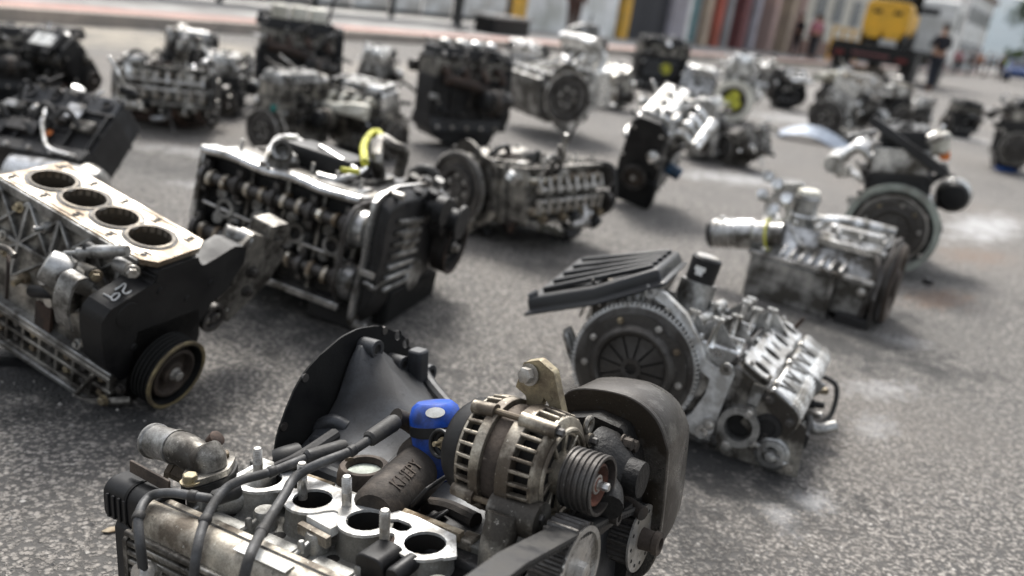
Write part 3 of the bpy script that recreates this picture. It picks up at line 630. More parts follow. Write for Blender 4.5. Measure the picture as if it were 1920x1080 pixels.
def alternator(e, o, d, R, L, body='alu_dirty', up=None, par=None, det=True, rear='black_plastic'):
    """front face centre o, axis d (towards pulley)"""
    o, d = V(o), V(d).normalized(); up = V(up) if up else perp(d)[0]; u = (up-d*up.dot(d)).normalized(); v = d.cross(u)
    root = e.P('alternator', MB().lathe(o-d*L*.62, d, [(0, R*.93), (L*.02, R*.95), (L*.18, R*.95), (L*.2, R*.93)], 40), 'iron_brown', par)   # stator
    e.P('rotor', MB().lathe(o-d*L, d, [(0, R*.5), (.0, R*.78), (L*.96, R*.78), (L*.97, R*.4)], 32), 'hole', root)
    ns = 15
    for nm, t0, t1 in (('front_housing', -L*.42, 0), ('rear_housing', -L*.95, -L*.62)):
        # shell ring near stator, slotted barrel, end ring
        b = MB()
        fr_ = nm[0] == 'f'
        a_, b_ = (t0, t1) if fr_ else (t1, t0); sg = 1 if fr_ else -1; ln = abs(t1-t0)
        b.lathe(o+d*a_, d, [(0, R*.84), (0, R*1.03), (sg*ln*.34, R*1.03), (sg*ln*.36, R*.84)], 48, False, False)
        e0, e1 = (.97, .84) if fr_ else (.97, .80)
        b.lathe(o+d*(a_+sg*ln*.82), d, [(0, R*.80), (0, R*e0), (sg*ln*.1, R*e0*.99), (sg*ln*.18, R*e1), (sg*ln*.18, R*.66), (sg*ln*.08, R*.64)], 48, False, False)
        h_ = e.P(nm, b, body, root, .0008)
        b = MB()
        for i in range(ns*2 if det else ns):
            n_ = ns*2 if det else ns
            a = 2*math.pi*i/n_; rd = u*math.cos(a)+v*math.sin(a); tn = -u*math.sin(a)+v*math.cos(a)
            p0 = o+d*(a_+sg*ln*.30)+rd*R*.985; p1 = o+d*(a_+sg*ln*.86)+rd*R*.95
            x_ = MB().bar(p0, p1, R*.060, R*.11, rd)
            if det: e.P('rib', x_, body, h_, .0012)
            else: b.add(x_.v, x_.f)
        if not det: e.P('ribs', b, body, h_, smooth=0)
        if fr_:
            for i in range(10):
                a = 2*math.pi*(i+.35)/10; rd = u*math.cos(a)+v*math.sin(a); tn = v*math.cos(a)-u*math.sin(a)
                sp = MB().bar(o+rd*R*.36-d*.004, o+rd*R*.72-d*.002+tn*R*.05, R*.07, R*.12, d)
                if det: e.P('spoke', sp, body, h_, .0015)
            e.P('front_ring', MB().ring(o+d*.001, d, R*.755, R*.05, 48, 8).lathe(o-d*.01, d, [(0, R*.40), (.02, R*.38), (.022, R*.2)], 32), body, h_)
    if rear: e.P('rear_cover', MB().lathe(o-d*L*1.22, d, [(0, R*.3), (.004, R*.72), (.016, R*.86), (L*.27, R*.9), (L*.275, R*.6)], 40), rear, root)
    if det:
        for i, a in enumerate((.15, 1.75, 3.3, 4.75)):
            rd = u*math.cos(a)+v*math.sin(a)
            e.P('through_bolt', MB().cyl(o-d*L*.74+rd*R*1.04, o-d*L*.22+rd*R*1.04, .0042, n=10), 'zinc', root)
            e.P('bolt_lug', MB().cyl(o-d*L*.36+rd*R*1.02, o+d*.004+rd*R*.98, R*.15, R*.13, 16).cyl(o-d*L*.93+rd*R*1.0, o-d*L*.66+rd*R*1.02, R*.12, R*.14, 16), body, root)
            e.P('bolt', MB().bolt(o+d*.004+rd*R*.98, d, R*.075, .007), 'steel_dark', root)
    pulley(e, o+d*L*.46, d, R*.52, L*.36, 6, 'steel_dark', 'rust_red', root)
    e.P('shaft', MB().cyl(o, o+d*L*.40, R*.17, n=16), 'steel', root)
    return root
def camshaft(e, p0, p1, n=4, R=.012, lobe=.021, par=None, up=Z, m_='cam_steel', big=True, ph=0.):
    p0, p1 = V(p0), V(p1); d = (p1-p0); L = d.length; d.normalize(); u = (V(up)-d*V(up).dot(d)).normalized(); w_ = d.cross(u)
    cs = e.P('camshaft', MB().cyl(p0, p1, R, n=18), 'steel_dark', par)
    for i in range(n*2):
        t = L*(i//2+.5+(.20 if i % 2 else -.20))/n; a = ph+(i//2)*1.9; P = []
        for k in range(20):
            b = 2*math.pi*k/20; rr = R*1.25+(lobe-R*1.25)*max(0, math.cos(b))**3; P.append((rr*math.cos(a+b), rr*math.sin(a+b)))
        e.P('cam_lobe', MB().prism(P, p0+d*(t-L/n*.055), u, w_, L/n*.11), m_, cs)
    for i in range(n+1):
        t = min(max(L*i/n, L*.02), L*.98)
        e.P('bearing_cap', MB().lathe(p0+d*(t-L*.016), d, [(0, R*1.05), (0, R*1.7), (L*.032, R*1.7), (L*.032, R*1.05)], 18).bar(p0+d*t-w_*R*2.6-u*R*.6, p0+d*t+w_*R*2.6-u*R*.6, L*.036, R*1.5, u), 'steel_dark', cs, .001)
    return cs
def manifold(e, pts, end, r, m_, plen=None, par=None):
    """runners from pts to a log plenum"""
    mf = e.P('intake_manifold', MB().tube(plen, r*1.7, 14, 4), m_, par)
    for p, q in zip(pts, end):
        p, q = V(p), V(q); mid = (p+q)/2+Z*.05
        e.P('runner', MB().tube([p, p*.6+mid*.4+Z*.015, mid, q], r, 12, 5), m_, mf)
    return mf
class Gen(Eng):
    def __init__(s, name, label, cat, group=None):
        s.o = empty(name); tag(s.o, label, cat, group); s.parts = []
        s.mw = Matrix.Identity(4); s.inv = s.mw
    def P(s, name, b, m_, parent=None, bevel=0, smooth=35):
        s.parts += b.v; return link(name, b.mesh(name), m_, parent or s.o, smooth, bevel)
    def place(s, box, yaw, roll=0., pitch=0., smin=.85, smax=1.3, depth=None, lim=None):
        """stand it on the ground so that it fills the picture box (x0,y0,x1,y1)"""
        Rm = Matrix.Rotation(R_(yaw), 3, 'Z') @ Matrix.Rotation(R_(pitch), 3, 'Y') @ Matrix.Rotation(R_(roll), 3, 'X')
        P = [Rm @ V(p) for p in s.parts[::3]]; zmin = min((Rm @ V(p)).z for p in s.parts); k = 1.0
        cx = sum(p.x for p in P)/len(P); cy = sum(p.y for p in P)/len(P)
        g0_ = gnd((box[0]+box[2])/2, box[3]); loc = V((g0_.x, g0_.y, 0))
        for it in range(14):
            q = []
            for p in P:
                w_ = V((loc.x+(p.x-cx)*k, loc.y+(p.y-cy)*k, (p.z-zmin)*k))-CP; d = w_.dot(CF); q.append((960+F_PX*w_.dot(CR)/d, 540-F_PX*w_.dot(CU)/d, d))
            x0, x1 = min(a[0] for a in q), max(a[0] for a in q); y0, y1 = min(a[1] for a in q), max(a[1] for a in q); dm = sum(a[2] for a in q)/len(q)
            kk = .5*(box[2]-box[0])/(x1-x0)+.5*(box[3]-box[1])/(y1-y0); k = max(smin, min(smax, k*kk**.7))
            loc += V((CR.x, CR.y, 0)).normalized()*((box[0]+box[2]-x0-x1)/2*dm/F_PX)*.8
            a, b_ = gnd((box[0]+box[2])/2, box[3]), gnd((box[0]+box[2])/2, y1); loc += V((a.x-b_.x, a.y-b_.y, 0))*.7
        m_ = Rm.to_4x4() @ Matrix.Scale(k, 4); m_.translation = V((loc.x-cx*k, loc.y-cy*k, -zmin*k-.003)); s.o.matrix_world = m_; s.mw = m_; s.inv = m_.inverted(); s.k = k
        if DEBUG: print('PLACE', s.o.name, 'k', round(k, 2), 'loc', [round(v, 2) for v in m_.translation], 'box', [round(v) for v in (x0, y0, x1, y1)], 'want', box)
        return s
DEBUG = False
PALS = {
 'alu': dict(block='alu', head='alu_clean', cover='alu_clean', pan='alu_dull', front='alu', bits=('alu_clean', 'alu_clean', 'steel', 'black_plastic')),
 'dark': dict(block='iron_dark', head='alu_dirty', cover='black_plastic', pan='oil_pan_black', front='black_plastic', bits=('steel_dark', 'black_plastic', 'alu', 'iron_dark')),
 'mixed': dict(block='iron_dark', head='alu', cover='alu', pan='oil_pan_black', front='black_plastic', bits=('alu_clean', 'steel', 'black_plastic', 'steel_dark')),
 'dirty': dict(block='alu_dirty', head='alu_dirty', cover='alu_dull', pan='pan_sheet', front='alu_dirty', bits=('alu_dirty', 'alu', 'steel_dark', 'rust')),
}
def engine(label, box, yaw, roll=0, pitch=0, pal='alu', top='cover', pan='deep', rear='clutch', front='cover', acc=('alt', 'filter', 'runners'), L=.44, seed=0, group='second hand engines set out on the road', over=None, smin=.68, smax=1.3, name='car_engine', extra=None):
    r = random.Random(seed); p = dict(PALS[pal]); p.update(over or {}); e = Gen(name, label, 'engine', group); h = L/2
    # block
    b = MB().box(-h, h, -.095, .095, -.02, .20)
    b.hexa([(x, y, z) for z, yy in ((-.085, .13), (-.02, .115)) for y in (-yy, yy) for x in (-h, h)])
    for sy in (-1, 1):
        for i in range(5): x = -h+.02+(L-.04)*i/4; b.box(x-.006, x+.006, min(sy*.094, sy*.115), max(sy*.094, sy*.115), -.02, .19)
        b.box(-h, h, min(sy*.094, sy*.108), max(sy*.094, sy*.108), .185, .20); b.box(-h, h, min(sy*.094, sy*.105), max(sy*.094, sy*.105), .07, .084)
        for i in range(3): b.cyl((-h+.09+i*.13, sy*.094, .13), (-h+.09+i*.13, sy*.101, .13), .022, n=14)
    blk = e.P('engine_block', b, p['block'], bevel=.003)
    for sy in (-1, 1):
        for i in range(5): e.P('bolt', MB().bolt((-h+.04+(L-.08)*i/4, sy*.131, -.07), (0, sy, 0), .009, .008), 'steel', blk)
    # head
    zt = .20
    if top != 'deck':
        hb = MB().box(-h+.005, h-.005, -.098, .098, .204, .30); zt = .30
        hd = e.P('cylinder_head', hb, p['head'], bevel=.004)
        for sy in (-1, 1):
            for i in range(4):
                x = -h+L*(i+.5)/4; e.P('port', MB().lathe((x, sy*.095, .25), (0, sy, 0), [(0, .028), (.014, .026), (.014, .019), (-.0, .018)], 18), p['head'], hd); e.P('port_hole', MB().cyl((x, sy*.09, .25), (x, sy*.1045, .25), .0185, n=18), 'hole', hd)
                e.P('stud', MB().cyl((x+.05, sy*.095, .275), (x+.05, sy*.135, .275), .0045, n=8), 'steel', hd)
        e.P('head_gasket', MB().box(-h+.003, h-.003, -.1, .1, .2, .204), 'steel_dark', hd, smooth=0)
    if top == 'cover':
        vc = e.P('valve_cover', MB().rings([[(x*sx, y*sy_, z) for x, y in [(h, .09), (h-.02, .1), (-h+.02, .1), (-h, .09), (-h, -.09), (-h+.02, -.1), (h-.02, -.1), (h, -.09)]] for sx, sy_, z in ((1, 1, .30), (1, 1, .312), (.95, .88, .314), (.94, .84, .35), (.90, .70, .366))]), p['cover'], bevel=.004)
        for i in range(5): y = -.05+i*.025; e.P('ridge', MB().rbox(-h*.84, h*.84, y-.005, y+.005, .36, .373, .004, 'x'), p['cover'], vc)
        for i in range(4): x = -h+L*(i+.5)/4; e.P('plug_tube', MB().pipe((x, 0, .355), (x, 0, .378), .02, .014, 16, .02), 'rubber', vc)
        e.P('filler_cap', MB().lathe((h*.7, .055, .355), Z, [(0, .026), (.022, .026), (.026, .022)], 18), 'black_plastic', vc)
        for sy in (-1, 1):
            for i in range(4): e.P('bolt', MB().bolt((-h*.9+i*h*.6, sy*.094, .312), Z, .007, .006), 'steel', vc)
    elif top == 'cams':
        [e.P('cam_box_rail', MB().box(*q_, .30, .335), p['head'], bevel=.002) for q_ in ((-h, h, -.1, -.085), (-h, h, .085, .1), (-h, -h+.012, -.084, .084))]
        for y in (-.05, .05): camshaft(e, (-h+.015, y, .328), (h+.01, y, .328), 4, .012, .022)
    elif top == 'valves':
        [e.P('cam_box_rail', MB().box(-h, h, q_, q_+.012, .30, .33), p['head'], bevel=.002) for q_ in (-.1, .088)]
        for y in (-.055, .055):
            e.P('rocker_shaft', MB().cyl((-h+.02, y*.4, .335), (h-.02, y*.4, .335), .009, n=12), 'steel')
            for i in range(8):
                x = -h+L*(i+.5)/8; e.P('valve_spring', MB().lathe((x, y, .30), Z, [(0, .015), (.004, .017), (.008, .0145), (.012, .017), (.016, .0145), (.02, .017), (.024, .0145), (.028, .0155), (.032, .01)], 14), 'cam_steel')
                e.P('rocker', MB().bar((x, y*1.15, .338), (x, y*.2, .346), .012, .012, Z, .018, .016), 'steel', bevel=.002)
    elif top == 'deck':
        for i in range(4): x = -h+L*(i+.5)/4; e.P('cylinder_bore', MB().lathe((x, 0, .195), Z, [(0, .047), (.0075, .047), (.0075, .041), (.0, .040)], 28), 'alu_clean'); e.P('bore_hole', MB().cyl((x, 0, .19), (x, 0, .2012), .041, n=28), 'hole')
    # sump
    if pan in ('deep', 'flat'):
        dz = -.20 if pan == 'deep' else -.135
        pn = e.P('oil_pan', MB().rbox(-h+.01, h-.01, -.135, .135, -.098, -.086, .02).rings([[(x, y, z) for x, y in q] for z, q in ((-.098, [(-h+.02, -.11), (h-.02, -.11), (h-.02, .11), (-h+.02, .11)]), (-.13, [(-h+.03, -.105), (h-.03, -.105), (h-.03, .105), (-h+.03, .105)]), (dz, [(-h*.1, -.085), (h-.05, -.085), (h-.05, .085), (-h*.1, .085)]))]), p['pan'], bevel=.008)
        for i in range(4): e.P('rib', MB().bar((-h*.1+i*.06, -.107, -.10), (-h*.0+i*.055, -.087, dz+.02), .008, .010, Y), p['pan'], pn, .002)
        e.P('drain_plug', MB().bolt((h-.05, 0, dz+.03), X, .012, .01), 'steel', pn)
    # rear
    if rear in ('clutch', 'flywheel', 'bell'):
        pp = []
        for i in range(40):
            a = 2*math.pi*i/40; rr = .165+.012*math.cos(6*a)-(.03 if math.sin(a) < -.6 else 0); pp.append((rr*math.cos(a), rr*math.sin(a)+.01))
        e.P('bell_flange', MB().prism(pp, (-h-.014, 0, .0), Y, Z, .014, [(0, 0.01, .128)]), p['block'], bevel=.002)
        for i in range(8):
            a = 2*math.pi*(i+.5)/8; e.P('bolt_hole', MB().pipe((-h-.02, .152*math.cos(a), .01+.152*math.sin(a)), (-h-.013, .152*math.cos(a), .01+.152*math.sin(a)), .012, .007, 12, .004), 'steel_dark')
        if rear == 'clutch': clutch(e, (-h-.06, 0, 0), -X, .128, fingers=12)
        if rear == 'flywheel':
            fw = e.P('flywheel', MB().lathe((-h-.03, 0, 0), -X, [(0, .125), (.002, .13), (.028, .13), (.030, .118), (.018, .114), (.016, .085), (.03, .08), (.03, .062), (.012, .058), (.012, .035), (.022, .03), (.022, .012)], 56), 'steel_dark'); e.P('ring_gear', MB().gear((-h-.052, 0, 0), X, .126, .1315, .137, .014, 80), 'steel', fw, smooth=0)
            for i in range(6): a = i*math.pi/3; e.P('bolt', MB().bolt((-h-.042, .045*math.cos(a), .045*math.sin(a)), -X, .009, .008), 'steel', fw)
        if rear == 'bell':
            e.P('gearbox', MB().lathe((-h-.014, 0, .0), -X, [(0, .165), (.012, .165), (.014, .155), (.08, .14), (.15, .10), (.17, .085), (.30, .075), (.31, .05), (.33, .045)], 32), p['block'])
            for i in range(8): a = 2*math.pi*i/8; e.P('rib', MB().bar((-h-.03, .15*math.cos(a), .15*math.sin(a)), (-h-.2, .078*math.cos(a), .078*math.sin(a)), .008, .022, (0, math.cos(a), math.sin(a))), p['block'], bevel=.002)
    # front
    if front == 'cover':
        e.P('timing_cover', MB().prism([(-.11, -.09), (.11, -.09), (.12, .05), (.10, .31), (.06, .35), (-.06, .35), (-.10, .31), (-.12, .05)], (h, 0, 0), Y, Z, .045), p['front'], bevel=.006)
        for z, y in ((.28, -.08), (.28, .08), (.1, -.105), (.1, .105), (-.05, -.1), (-.05, .1)): e.P('bolt', MB().bolt((h+.045, y, z), X, .008, .007), 'steel')
        pulley(e, (h+.09, 0, 0), X, .072, .036, 5, 'steel_dark', 'iron_brown')
        e.P('water_pump', MB().lathe((h+.04, .07, .15), X, [(0, .04), (.02, .036), (.03, .02), (.05, .018)], 20), p['head'])
    elif front == 'belt':
        e.P('front_plate', MB().box(h, h+.012, -.11, .11, -.09, .3), p['block'], bevel=.003)
        for y in (-.05, .05): sp = e.P('cam_sprocket', MB().gear((h+.02, y, .32), X, .03, .042, .046, .022, 30).lathe((h+.02, y, .32), X, [(.004, .04), (.008, .012), (.02, .012)], 24), 'steel_dark', smooth=0); e.P('bolt', MB().bolt((h+.04, y, .32), X, .01, .008), 'steel', sp)
        pulley(e, (h+.07, 0, 0), X, .065, .03, 4, 'steel_dark', 'rust')
        e.P('timing_belt', MB().tube([(h+.031, -.1, .32), (h+.031, -.05, .368), (h+.031, .05, .368), (h+.031, .1, .32), (h+.031, .06, .1), (h+.031, .035, -.03), (h+.031, -.035, -.03), (h+.031, -.06, .1), (h+.031, -.1, .32)], .006, 6, 5), 'rubber')
    # accessories
    if 'alt' in acc: alternator(e, (h-.05, -.2, .1), X, .066, .12, p['bits'][0], Z, None, False); e.P('bracket', MB().bar((h-.12, -.1, .06), (h-.12, -.2, .05), .05, .02, Z), 'steel_dark', bevel=.003); e.P('bracket', MB().bar((h-.06, -.1, .16), (h-.06, -.2, .17), .03, .012, Z), 'steel_dark', bevel=.003)
    if 'starter' in acc: e.P('starter_motor', MB().lathe((-h+.0, -.17, .05), X, [(0, .03), (.03, .04), (.04, .043), (.15, .043), (.16, .035), (.17, .01)], 24).cyl((-h+.02, -.15, .11), (-h+.11, -.15, .11), .024, n=18), p['bits'][0]); e.P('terminal', MB().bolt((-h+.11, -.15, .11), X, .008, .01), 'zinc')
    if 'filter' in acc: e.P('oil_filter', MB().lathe((.04, .11, -.01), (0, 1, -.25), [(0, .03), (.01, .038), (.085, .038), (.095, .03)], 24), over.get('filter', 'black_plastic') if over else 'black_plastic')
    if 'runners' in acc: manifold(e, [(-h+L*(i+.5)/4, .105, .25) for i in range(4)], [(-h+L*(i+.5)/4*.9+.02, .235, .22) for i in range(4)], .021, p['bits'][0] if not over or 'mani' not in over else over['mani'], [(-h+.02, .24, .22), (0, .245, .225), (h-.06, .24, .22)])
    if 'exhaust' in acc:
        ex = e.P('exhaust_manifold', MB().tube([(-h+.05, -.16, .2), (0, -.17, .17), (h*.5, -.17, .12), (h*.6, -.16, .02)], .028, 12, 4), 'rust')
        for i in range(4): e.P('runner', MB().tube([(-h+L*(i+.5)/4, -.1, .25), (-h+L*(i+.5)/4, -.14, .245), (-h+L*(i+.5)/4+.02, -.165, .19)], .02, 10, 4), 'rust', ex)
    if 'mount' in acc: e.P('engine_mount', MB().bar((.05, .1, .12), (.07, .2, .17), .09, .02, Z, .05).bar((.07, .19, .17), (.07, .25, .16), .06, .045, Z), p['bits'][0], bevel=.005)
    for i in range(7):
        a = V((r.uniform(-h, h), r.choice((-1, 1))*.11, r.uniform(.0, .3))); q = a+V((r.uniform(-.15, .15), r.uniform(-.06, .06), r.uniform(-.05, .1))); mid = (a+q)/2+V((0, .05*(1 if a.y > 0 else -1), .05*r.random()))
        e.P(('hose', 'pipe', 'cable')[i % 3], MB().tube([a, mid, q], r.choice((.006, .009, .012)), 8, 5), ('rubber', p['bits'][2], 'hose_grey')[i % 3])
    for i in range(9):
        sy = r.choice((-1, 1)); a = V((r.uniform(-h, h*.9), sy*.105, r.uniform(-.02, .28))); w_ = r.uniform(.018, .045)
        bb = MB().box(a.x-w_, a.x+w_, a.y-.02, a.y+.02, a.z-w_*.5, a.z+w_*.6) if i % 2 else MB().lathe(a-V((0, sy*.01, 0)), (r.uniform(-.4, .4), sy, r.uniform(-.3, .3)), [(0, w_*.6), (.02, w_*.6), (.022, w_*.42), (.045, w_*.38), (.046, w_*.2)], 16)
        e.P('bracket' if i % 2 else 'sensor', bb, r.choice(p['bits']), bevel=.004)
    for i in range(20):
        sy = r.choice((-1, 1)); q = V((r.uniform(-h, h), sy*r.uniform(.05, .13), r.choice((r.uniform(.05, .3), zt+r.uniform(.0, .05))))); w_ = r.uniform(.012, .032); k = i % 4
        d_ = V((r.uniform(-.5, .5), sy*r.uniform(.2, 1), r.uniform(-.1, 1))).normalized()
        if k == 0: e.P('bolt', MB().bolt(q, d_, .011, .012), 'steel')
        elif k == 1: e.P('elbow', MB().tube([q-d_*.03, q+d_*.04, q+d_*.06+X*r.choice((-1, 1))*.07], w_*.8, 10, 5), r.choice((p['bits'][1], 'black_plastic')))
        elif k == 2: e.P('lever', MB().bar(q, q+d_*r.uniform(.06, .15)+X*r.uniform(-.10, .10), .020, .010, X, .012), r.choice((p['bits'][0], 'steel_dark', 'alu_clean')), bevel=.002)
        else: e.P('cap', MB().lathe(q-d_*.02, d_, [(0, w_), (.028, w_), (.032, w_*.7), (.034, w_*.3)], 16), r.choice((p['bits'][1], 'black_plastic', 'alu_clean', 'grime')))
    if extra: extra(e, h, p)
    return e.place(box, yaw, roll, pitch, smin, smax)
def paint_mark(e, o, u, v, m_, seed, size, name='paint_mark'):
    """a sprayed blotch lying a millimetre proud of the part it is on"""
    r = random.Random(seed); P = []
    for i in range(26): a = 2*math.pi*i/26; rr = size*(.75+.35*r.random()); P.append((rr*math.cos(a), rr*math.sin(a)*.9))
    return e.P(name, MB().prism(P, o, u, v, .0012), m_, smooth=0)
# ================================================================== THE ENGINES NEAR THE CAMERA
def text_mesh(txt, size, depth, M4):
    cu = bpy.data.curves.new('t', 'FONT'); cu.body = txt; cu.size = size; cu.extrude = depth; cu.align_x = 'CENTER'; cu.align_y = 'CENTER'; cu.resolution_u = 2
    o = bpy.data.objects.new('t', cu); COL.objects.link(o); dg = bpy.context.evaluated_depsgraph_get(); me = bpy.data.meshes.new_from_object(o.evaluated_get(dg)); bpy.data.objects.remove(o); me.transform(M4); return me
def frame4(o, u, v):
    u, v = V(u).normalized(), V(v).normalized(); w_ = u.cross(v).normalized(); v = w_.cross(u); m_ = Matrix((u, v, w_)).transposed().to_4x4(); m_.translation = V(o); return m_
def rod(b, pts, r, n=10): return b.tube(pts, r, n, 6)
# ---------------------------------------------------------------- 1: engine on its side with alternator and blue filter
def hero():
    e = Eng('car_engine', 'engine on its side with a grimy alternator, blue oil filter and loose spark plug leads', 'engine', [[.8725, .4798, -.0927], [-.4744, .8771, .0747], [.1172, -.0211, .9929]], (-.2188, .9637, .2358), 1.0, 'second hand engines set out on the road')
    P = e.P; pt = e.pt; CY, CZ = .262, -.053
    # block, bell housing
    def sec(x, pts): return [(x, y, z) for y, z in pts]
    fl = [(.27, .112), (.30, .118), (.318, .095), (.35, .07), (.40, .05), (.44, .035), (.455, .01), (.45, -.15), (.35, -.235), (.18, -.235), (.09, -.14), (.085, -.05), (.11, -.035), (.155, -.012), (.20, .012), (.222, .035), (.238, .065), (.252, .09)]
    def blend(t, s_):   # towards block section
        tgt = [(.25, .015), (.27, .02), (.29, .02), (.31, .015), (.33, .005), (.34, -.01), (.345, -.03), (.345, -.12), (.30, -.17), (.18, -.17), (.10, -.14), (.09, -.06), (.10, -.035), (.13, -.025), (.16, -.02), (.19, -.012), (.21, -.005), (.23, .005)]
        return [(a[0]+(b[0]-a[0])*t, a[1]+(b[1]-a[1])*t) for a, b in zip(s_, tgt)]
    blk = P('engine_block', MB().rings([sec(-.02, blend(1, fl)), sec(.33, blend(1, fl))]), 'iron_paint', bevel=.006)
    bell = P('bell_housing', MB().rings([sec(-.160, fl), sec(-.148, fl), sec(-.138, blend(.12, fl)), sec(-.10, blend(.42, fl)), sec(-.06, blend(.72, fl)), sec(-.01, blend(1, fl))]), 'iron_paint', smooth=50, bevel=.003)
    def rib(nm, pts, r, m_='iron_paint', par=None): return P(nm, MB().tube(pts, r, 10, 6), m_, par or bell)
    rib('rib', [(-.15, .288, .108), (-.12, .275, .072), (-.07, .255, .028), (-.02, .24, -.002)], .009)
    rib('rib', [(-.15, .43, .03), (-.08, .38, .02), (.0, .335, .006)], .012)
    rib('rib', [(-.15, .16, -.016), (-.10, .15, -.012), (-.03, .145, -.016)], .010)
    rib('rib', [(-.13, .12, -.03), (-.08, .10, -.022), (-.02, .095, -.02), (.02, .10, -.018)], .013)
    for y, z in ((.287, .106), (.44, .02), (.10, -.05), (.36, .058)):
        bs = P('bolt_boss', MB().pipe((-.162, y, z), (-.128, y, z), .016, .008, 20, .02), 'iron_paint', bell, .001); P('bolt_hole', MB().cyl((-.16, y, z), (-.1305, y, z), .0085, n=16), 'hole', bs)
    P('bolt_boss', MB().rbox(-.13, -.10, .365, .395, .02, .085, .008, 'z'), 'iron_paint', bell, .004)
    # thin black back plate, bigger than the bell
    rr = random.Random(3); pp = []
    for i in range(80):
        a = 2*math.pi*i/80; q = .186+.0012*math.sin(9*a)+rr.uniform(-.0008, .0008)+(.004*abs(math.sin(a*9)) if .45 < a < 1.45 else 0); pp.append((CY+.012+q*math.cos(a), CZ+.008+q*math.sin(a)*.97))
    hl = [(CY+.012+.182*math.cos(a), CZ+.008+.182*math.sin(a), .009) for a in (.75, .92)]
    P('back_plate', MB().prism(pp, (-.1665, 0, 0), Y, Z, .0035, hl), 'black_matte')
    for y, z in ((CY+.012+.178*math.cos(a), CZ+.008+.178*math.sin(a)) for a in (1.15, 2.3, 2.75)): P('washer', MB().lathe((-.166, y, z), X, [(0, .007), (.0045, .007)], 14), 'steel_dark')
    # core plug ring on the block with its pale dished centre
    c = pt(683, 879, 'z', -.004)
    cp = P('core_plug', MB().lathe(c-Z*.03, Z, [(0, .043), (.020, .040), (.034, .036), (.036, .034), (.036, .027), (.027, .0255)], 40, True, False), 'iron_brown', blk)
    P('plug_dish', MB().lathe(c-Z*.004, Z, [(-.004, .0256), (0, .025), (-.002, .012)], 32), 'pale_green', cp)
    P('boss_skirt', MB().lathe(c-Z*.05, Z, [(0, .062), (.02, .055), (.034, .043)], 32), 'iron_paint', blk)
    # brown coolant duct with cast lettering
    a, b_ = pt(712, 945, 'z', .0), pt(835, 818, 'z', .0); a.z = b_.z = -.006
    du = P('coolant_duct', MB().lathe(a-(b_-a)*.08, b_-a, [(0, .028), (.012, .036), (.05, .037), (.15, .034), (.16, .042), (.172, .042)], 28), 'grime_brown', blk)
    d = (b_-a).normalized(); sd_ = d.cross(Z).normalized()
    try:
        tm = text_mesh('KHEPY', .026, .0012, frame4(a+d*.045+sd_*.018+Z*.0315, d, -sd_+Z*.55)); link('cast_lettering', tm, 'iron_brown', du, 0)
    except Exception as ex: print('text', ex)
    P('side_boss', MB().rbox(.02, .2, .065, .115, -.12, -.03, .012, 'x'), 'iron_brown', blk, .004)
    rib('cross_rib', [(.10, .115, -.025), (.14, .115, -.018), (.19, .105, -.015)], .012, 'grime_brown', blk)
    rib('strut', [pt(518, 880, 'z', .006), pt(560, 860, 'z', .016), pt(628, 815, 'z', .02)], .010, 'iron_dark', blk)
    P('pipe_stub', MB().tube([pt(520, 868, 'z', -.004), pt(535, 862, 'z', 0), pt(560, 855, 'z', 0)], .020, 16, 5), 'black_plastic', blk)
    P('pivot_knob', MB().lathe(pt(700, 785, 'y', .235), (.1, -.4, 1), [(-.03, .013), (0, .014), (.012, .014), (.014, .012)], 20), 'iron_dark', blk)
    P('knuckle', MB().tube([pt(585, 810, 'y', .18), pt(620, 790, 'y', .19), pt(650, 802, 'y', .2)], .012, 12, 5), 'iron_paint', bell)
    # cylinder head
    hd = P('cylinder_head', MB().box(-.175, .27, -.092, .066, -.19, -.062).prism([(-.175, -.092), (.27, -.092), (.27, .066), (-.175, .066)], (0, 0, -.0625), X, Y, .0265, [(x, 0, .028) for x in (-.092, 0, .092, .184)]), 'head_grey', bevel=.002)
    P('rail', MB().box(-.182, .275, -.1025, -.089, -.10, -.012), 'alu_cream', hd, .003)
    P('rail', MB().box(-.17, .24, .046, .066, -.06, -.010), 'head_grey', hd, .003)
    PX = [-.092, 0, .092, .184]
    for x in PX:
        pb = P('intake_port', MB().lathe((x, 0, -.06), Z, [(.02, .041), (.03, .037), (.0585, .034), (.0585, .0268)], 36, False, False), 'head_grey', hd)
        P('port_wall', MB().lathe((x, 0, -.0592), Z, [(.0582, .0268), (.0, .0262), (.001, .001)], 32, False, False), 'hole', pb)
    for x in (-.138, -.046, .046, .138, .232):
        P('web', MB().bar((x, -.092, -.033), (x, -.028, -.020), .006, .018, Z), 'head_grey', hd, .002)
        if x > -.1: P('step', MB().rbox(x-.075, x-.016, -.090, -.052, -.037, -.031, .006), 'head_grey', hd, .0015)
        P('web_stud', MB().lathe((x, -.068, -.026), Z, [(0, .0048), (.014, .0045), (.016, .003)], 12), 'head_grey', hd)
        P('boss', MB().lathe((x, -.040, -.05), Z, [(0, .017), (.036, .015), (.040, .013)], 20), 'head_grey', hd)
        P('injector_hole', MB().cyl((x+.03, -.045, -.037), (x+.03, -.045, -.0355), .009, n=16), 'hole', hd)
    # intake gasket
    lo = [];
    for x in PX:
        for k in range(-4, 5): a = k*.30; lo.append((x+.0375*math.sin(a), -.0375*math.cos(a)))
        if x < .18: lo += [(x+.043, -.006), (x+.0495, -.006)]
    up_ = [(.222, -.014), (.232, -.002), (.222, .012), (.205, .036), (.14, .044), (.06, .040), (-.02, .043), (-.10, .040), (-.135, .028), (-.132, -.01)]
    slot = lambda x, y, w_, h_: [(x-w_, y-h_*.5), (x-w_*.6, y-h_), (x+w_*.6, y-h_), (x+w_, y-h_*.5), (x+w_, y+h_*.5), (x+w_*.5, y+h_), (x-w_*.5, y+h_), (x-w_, y+h_*.4)]
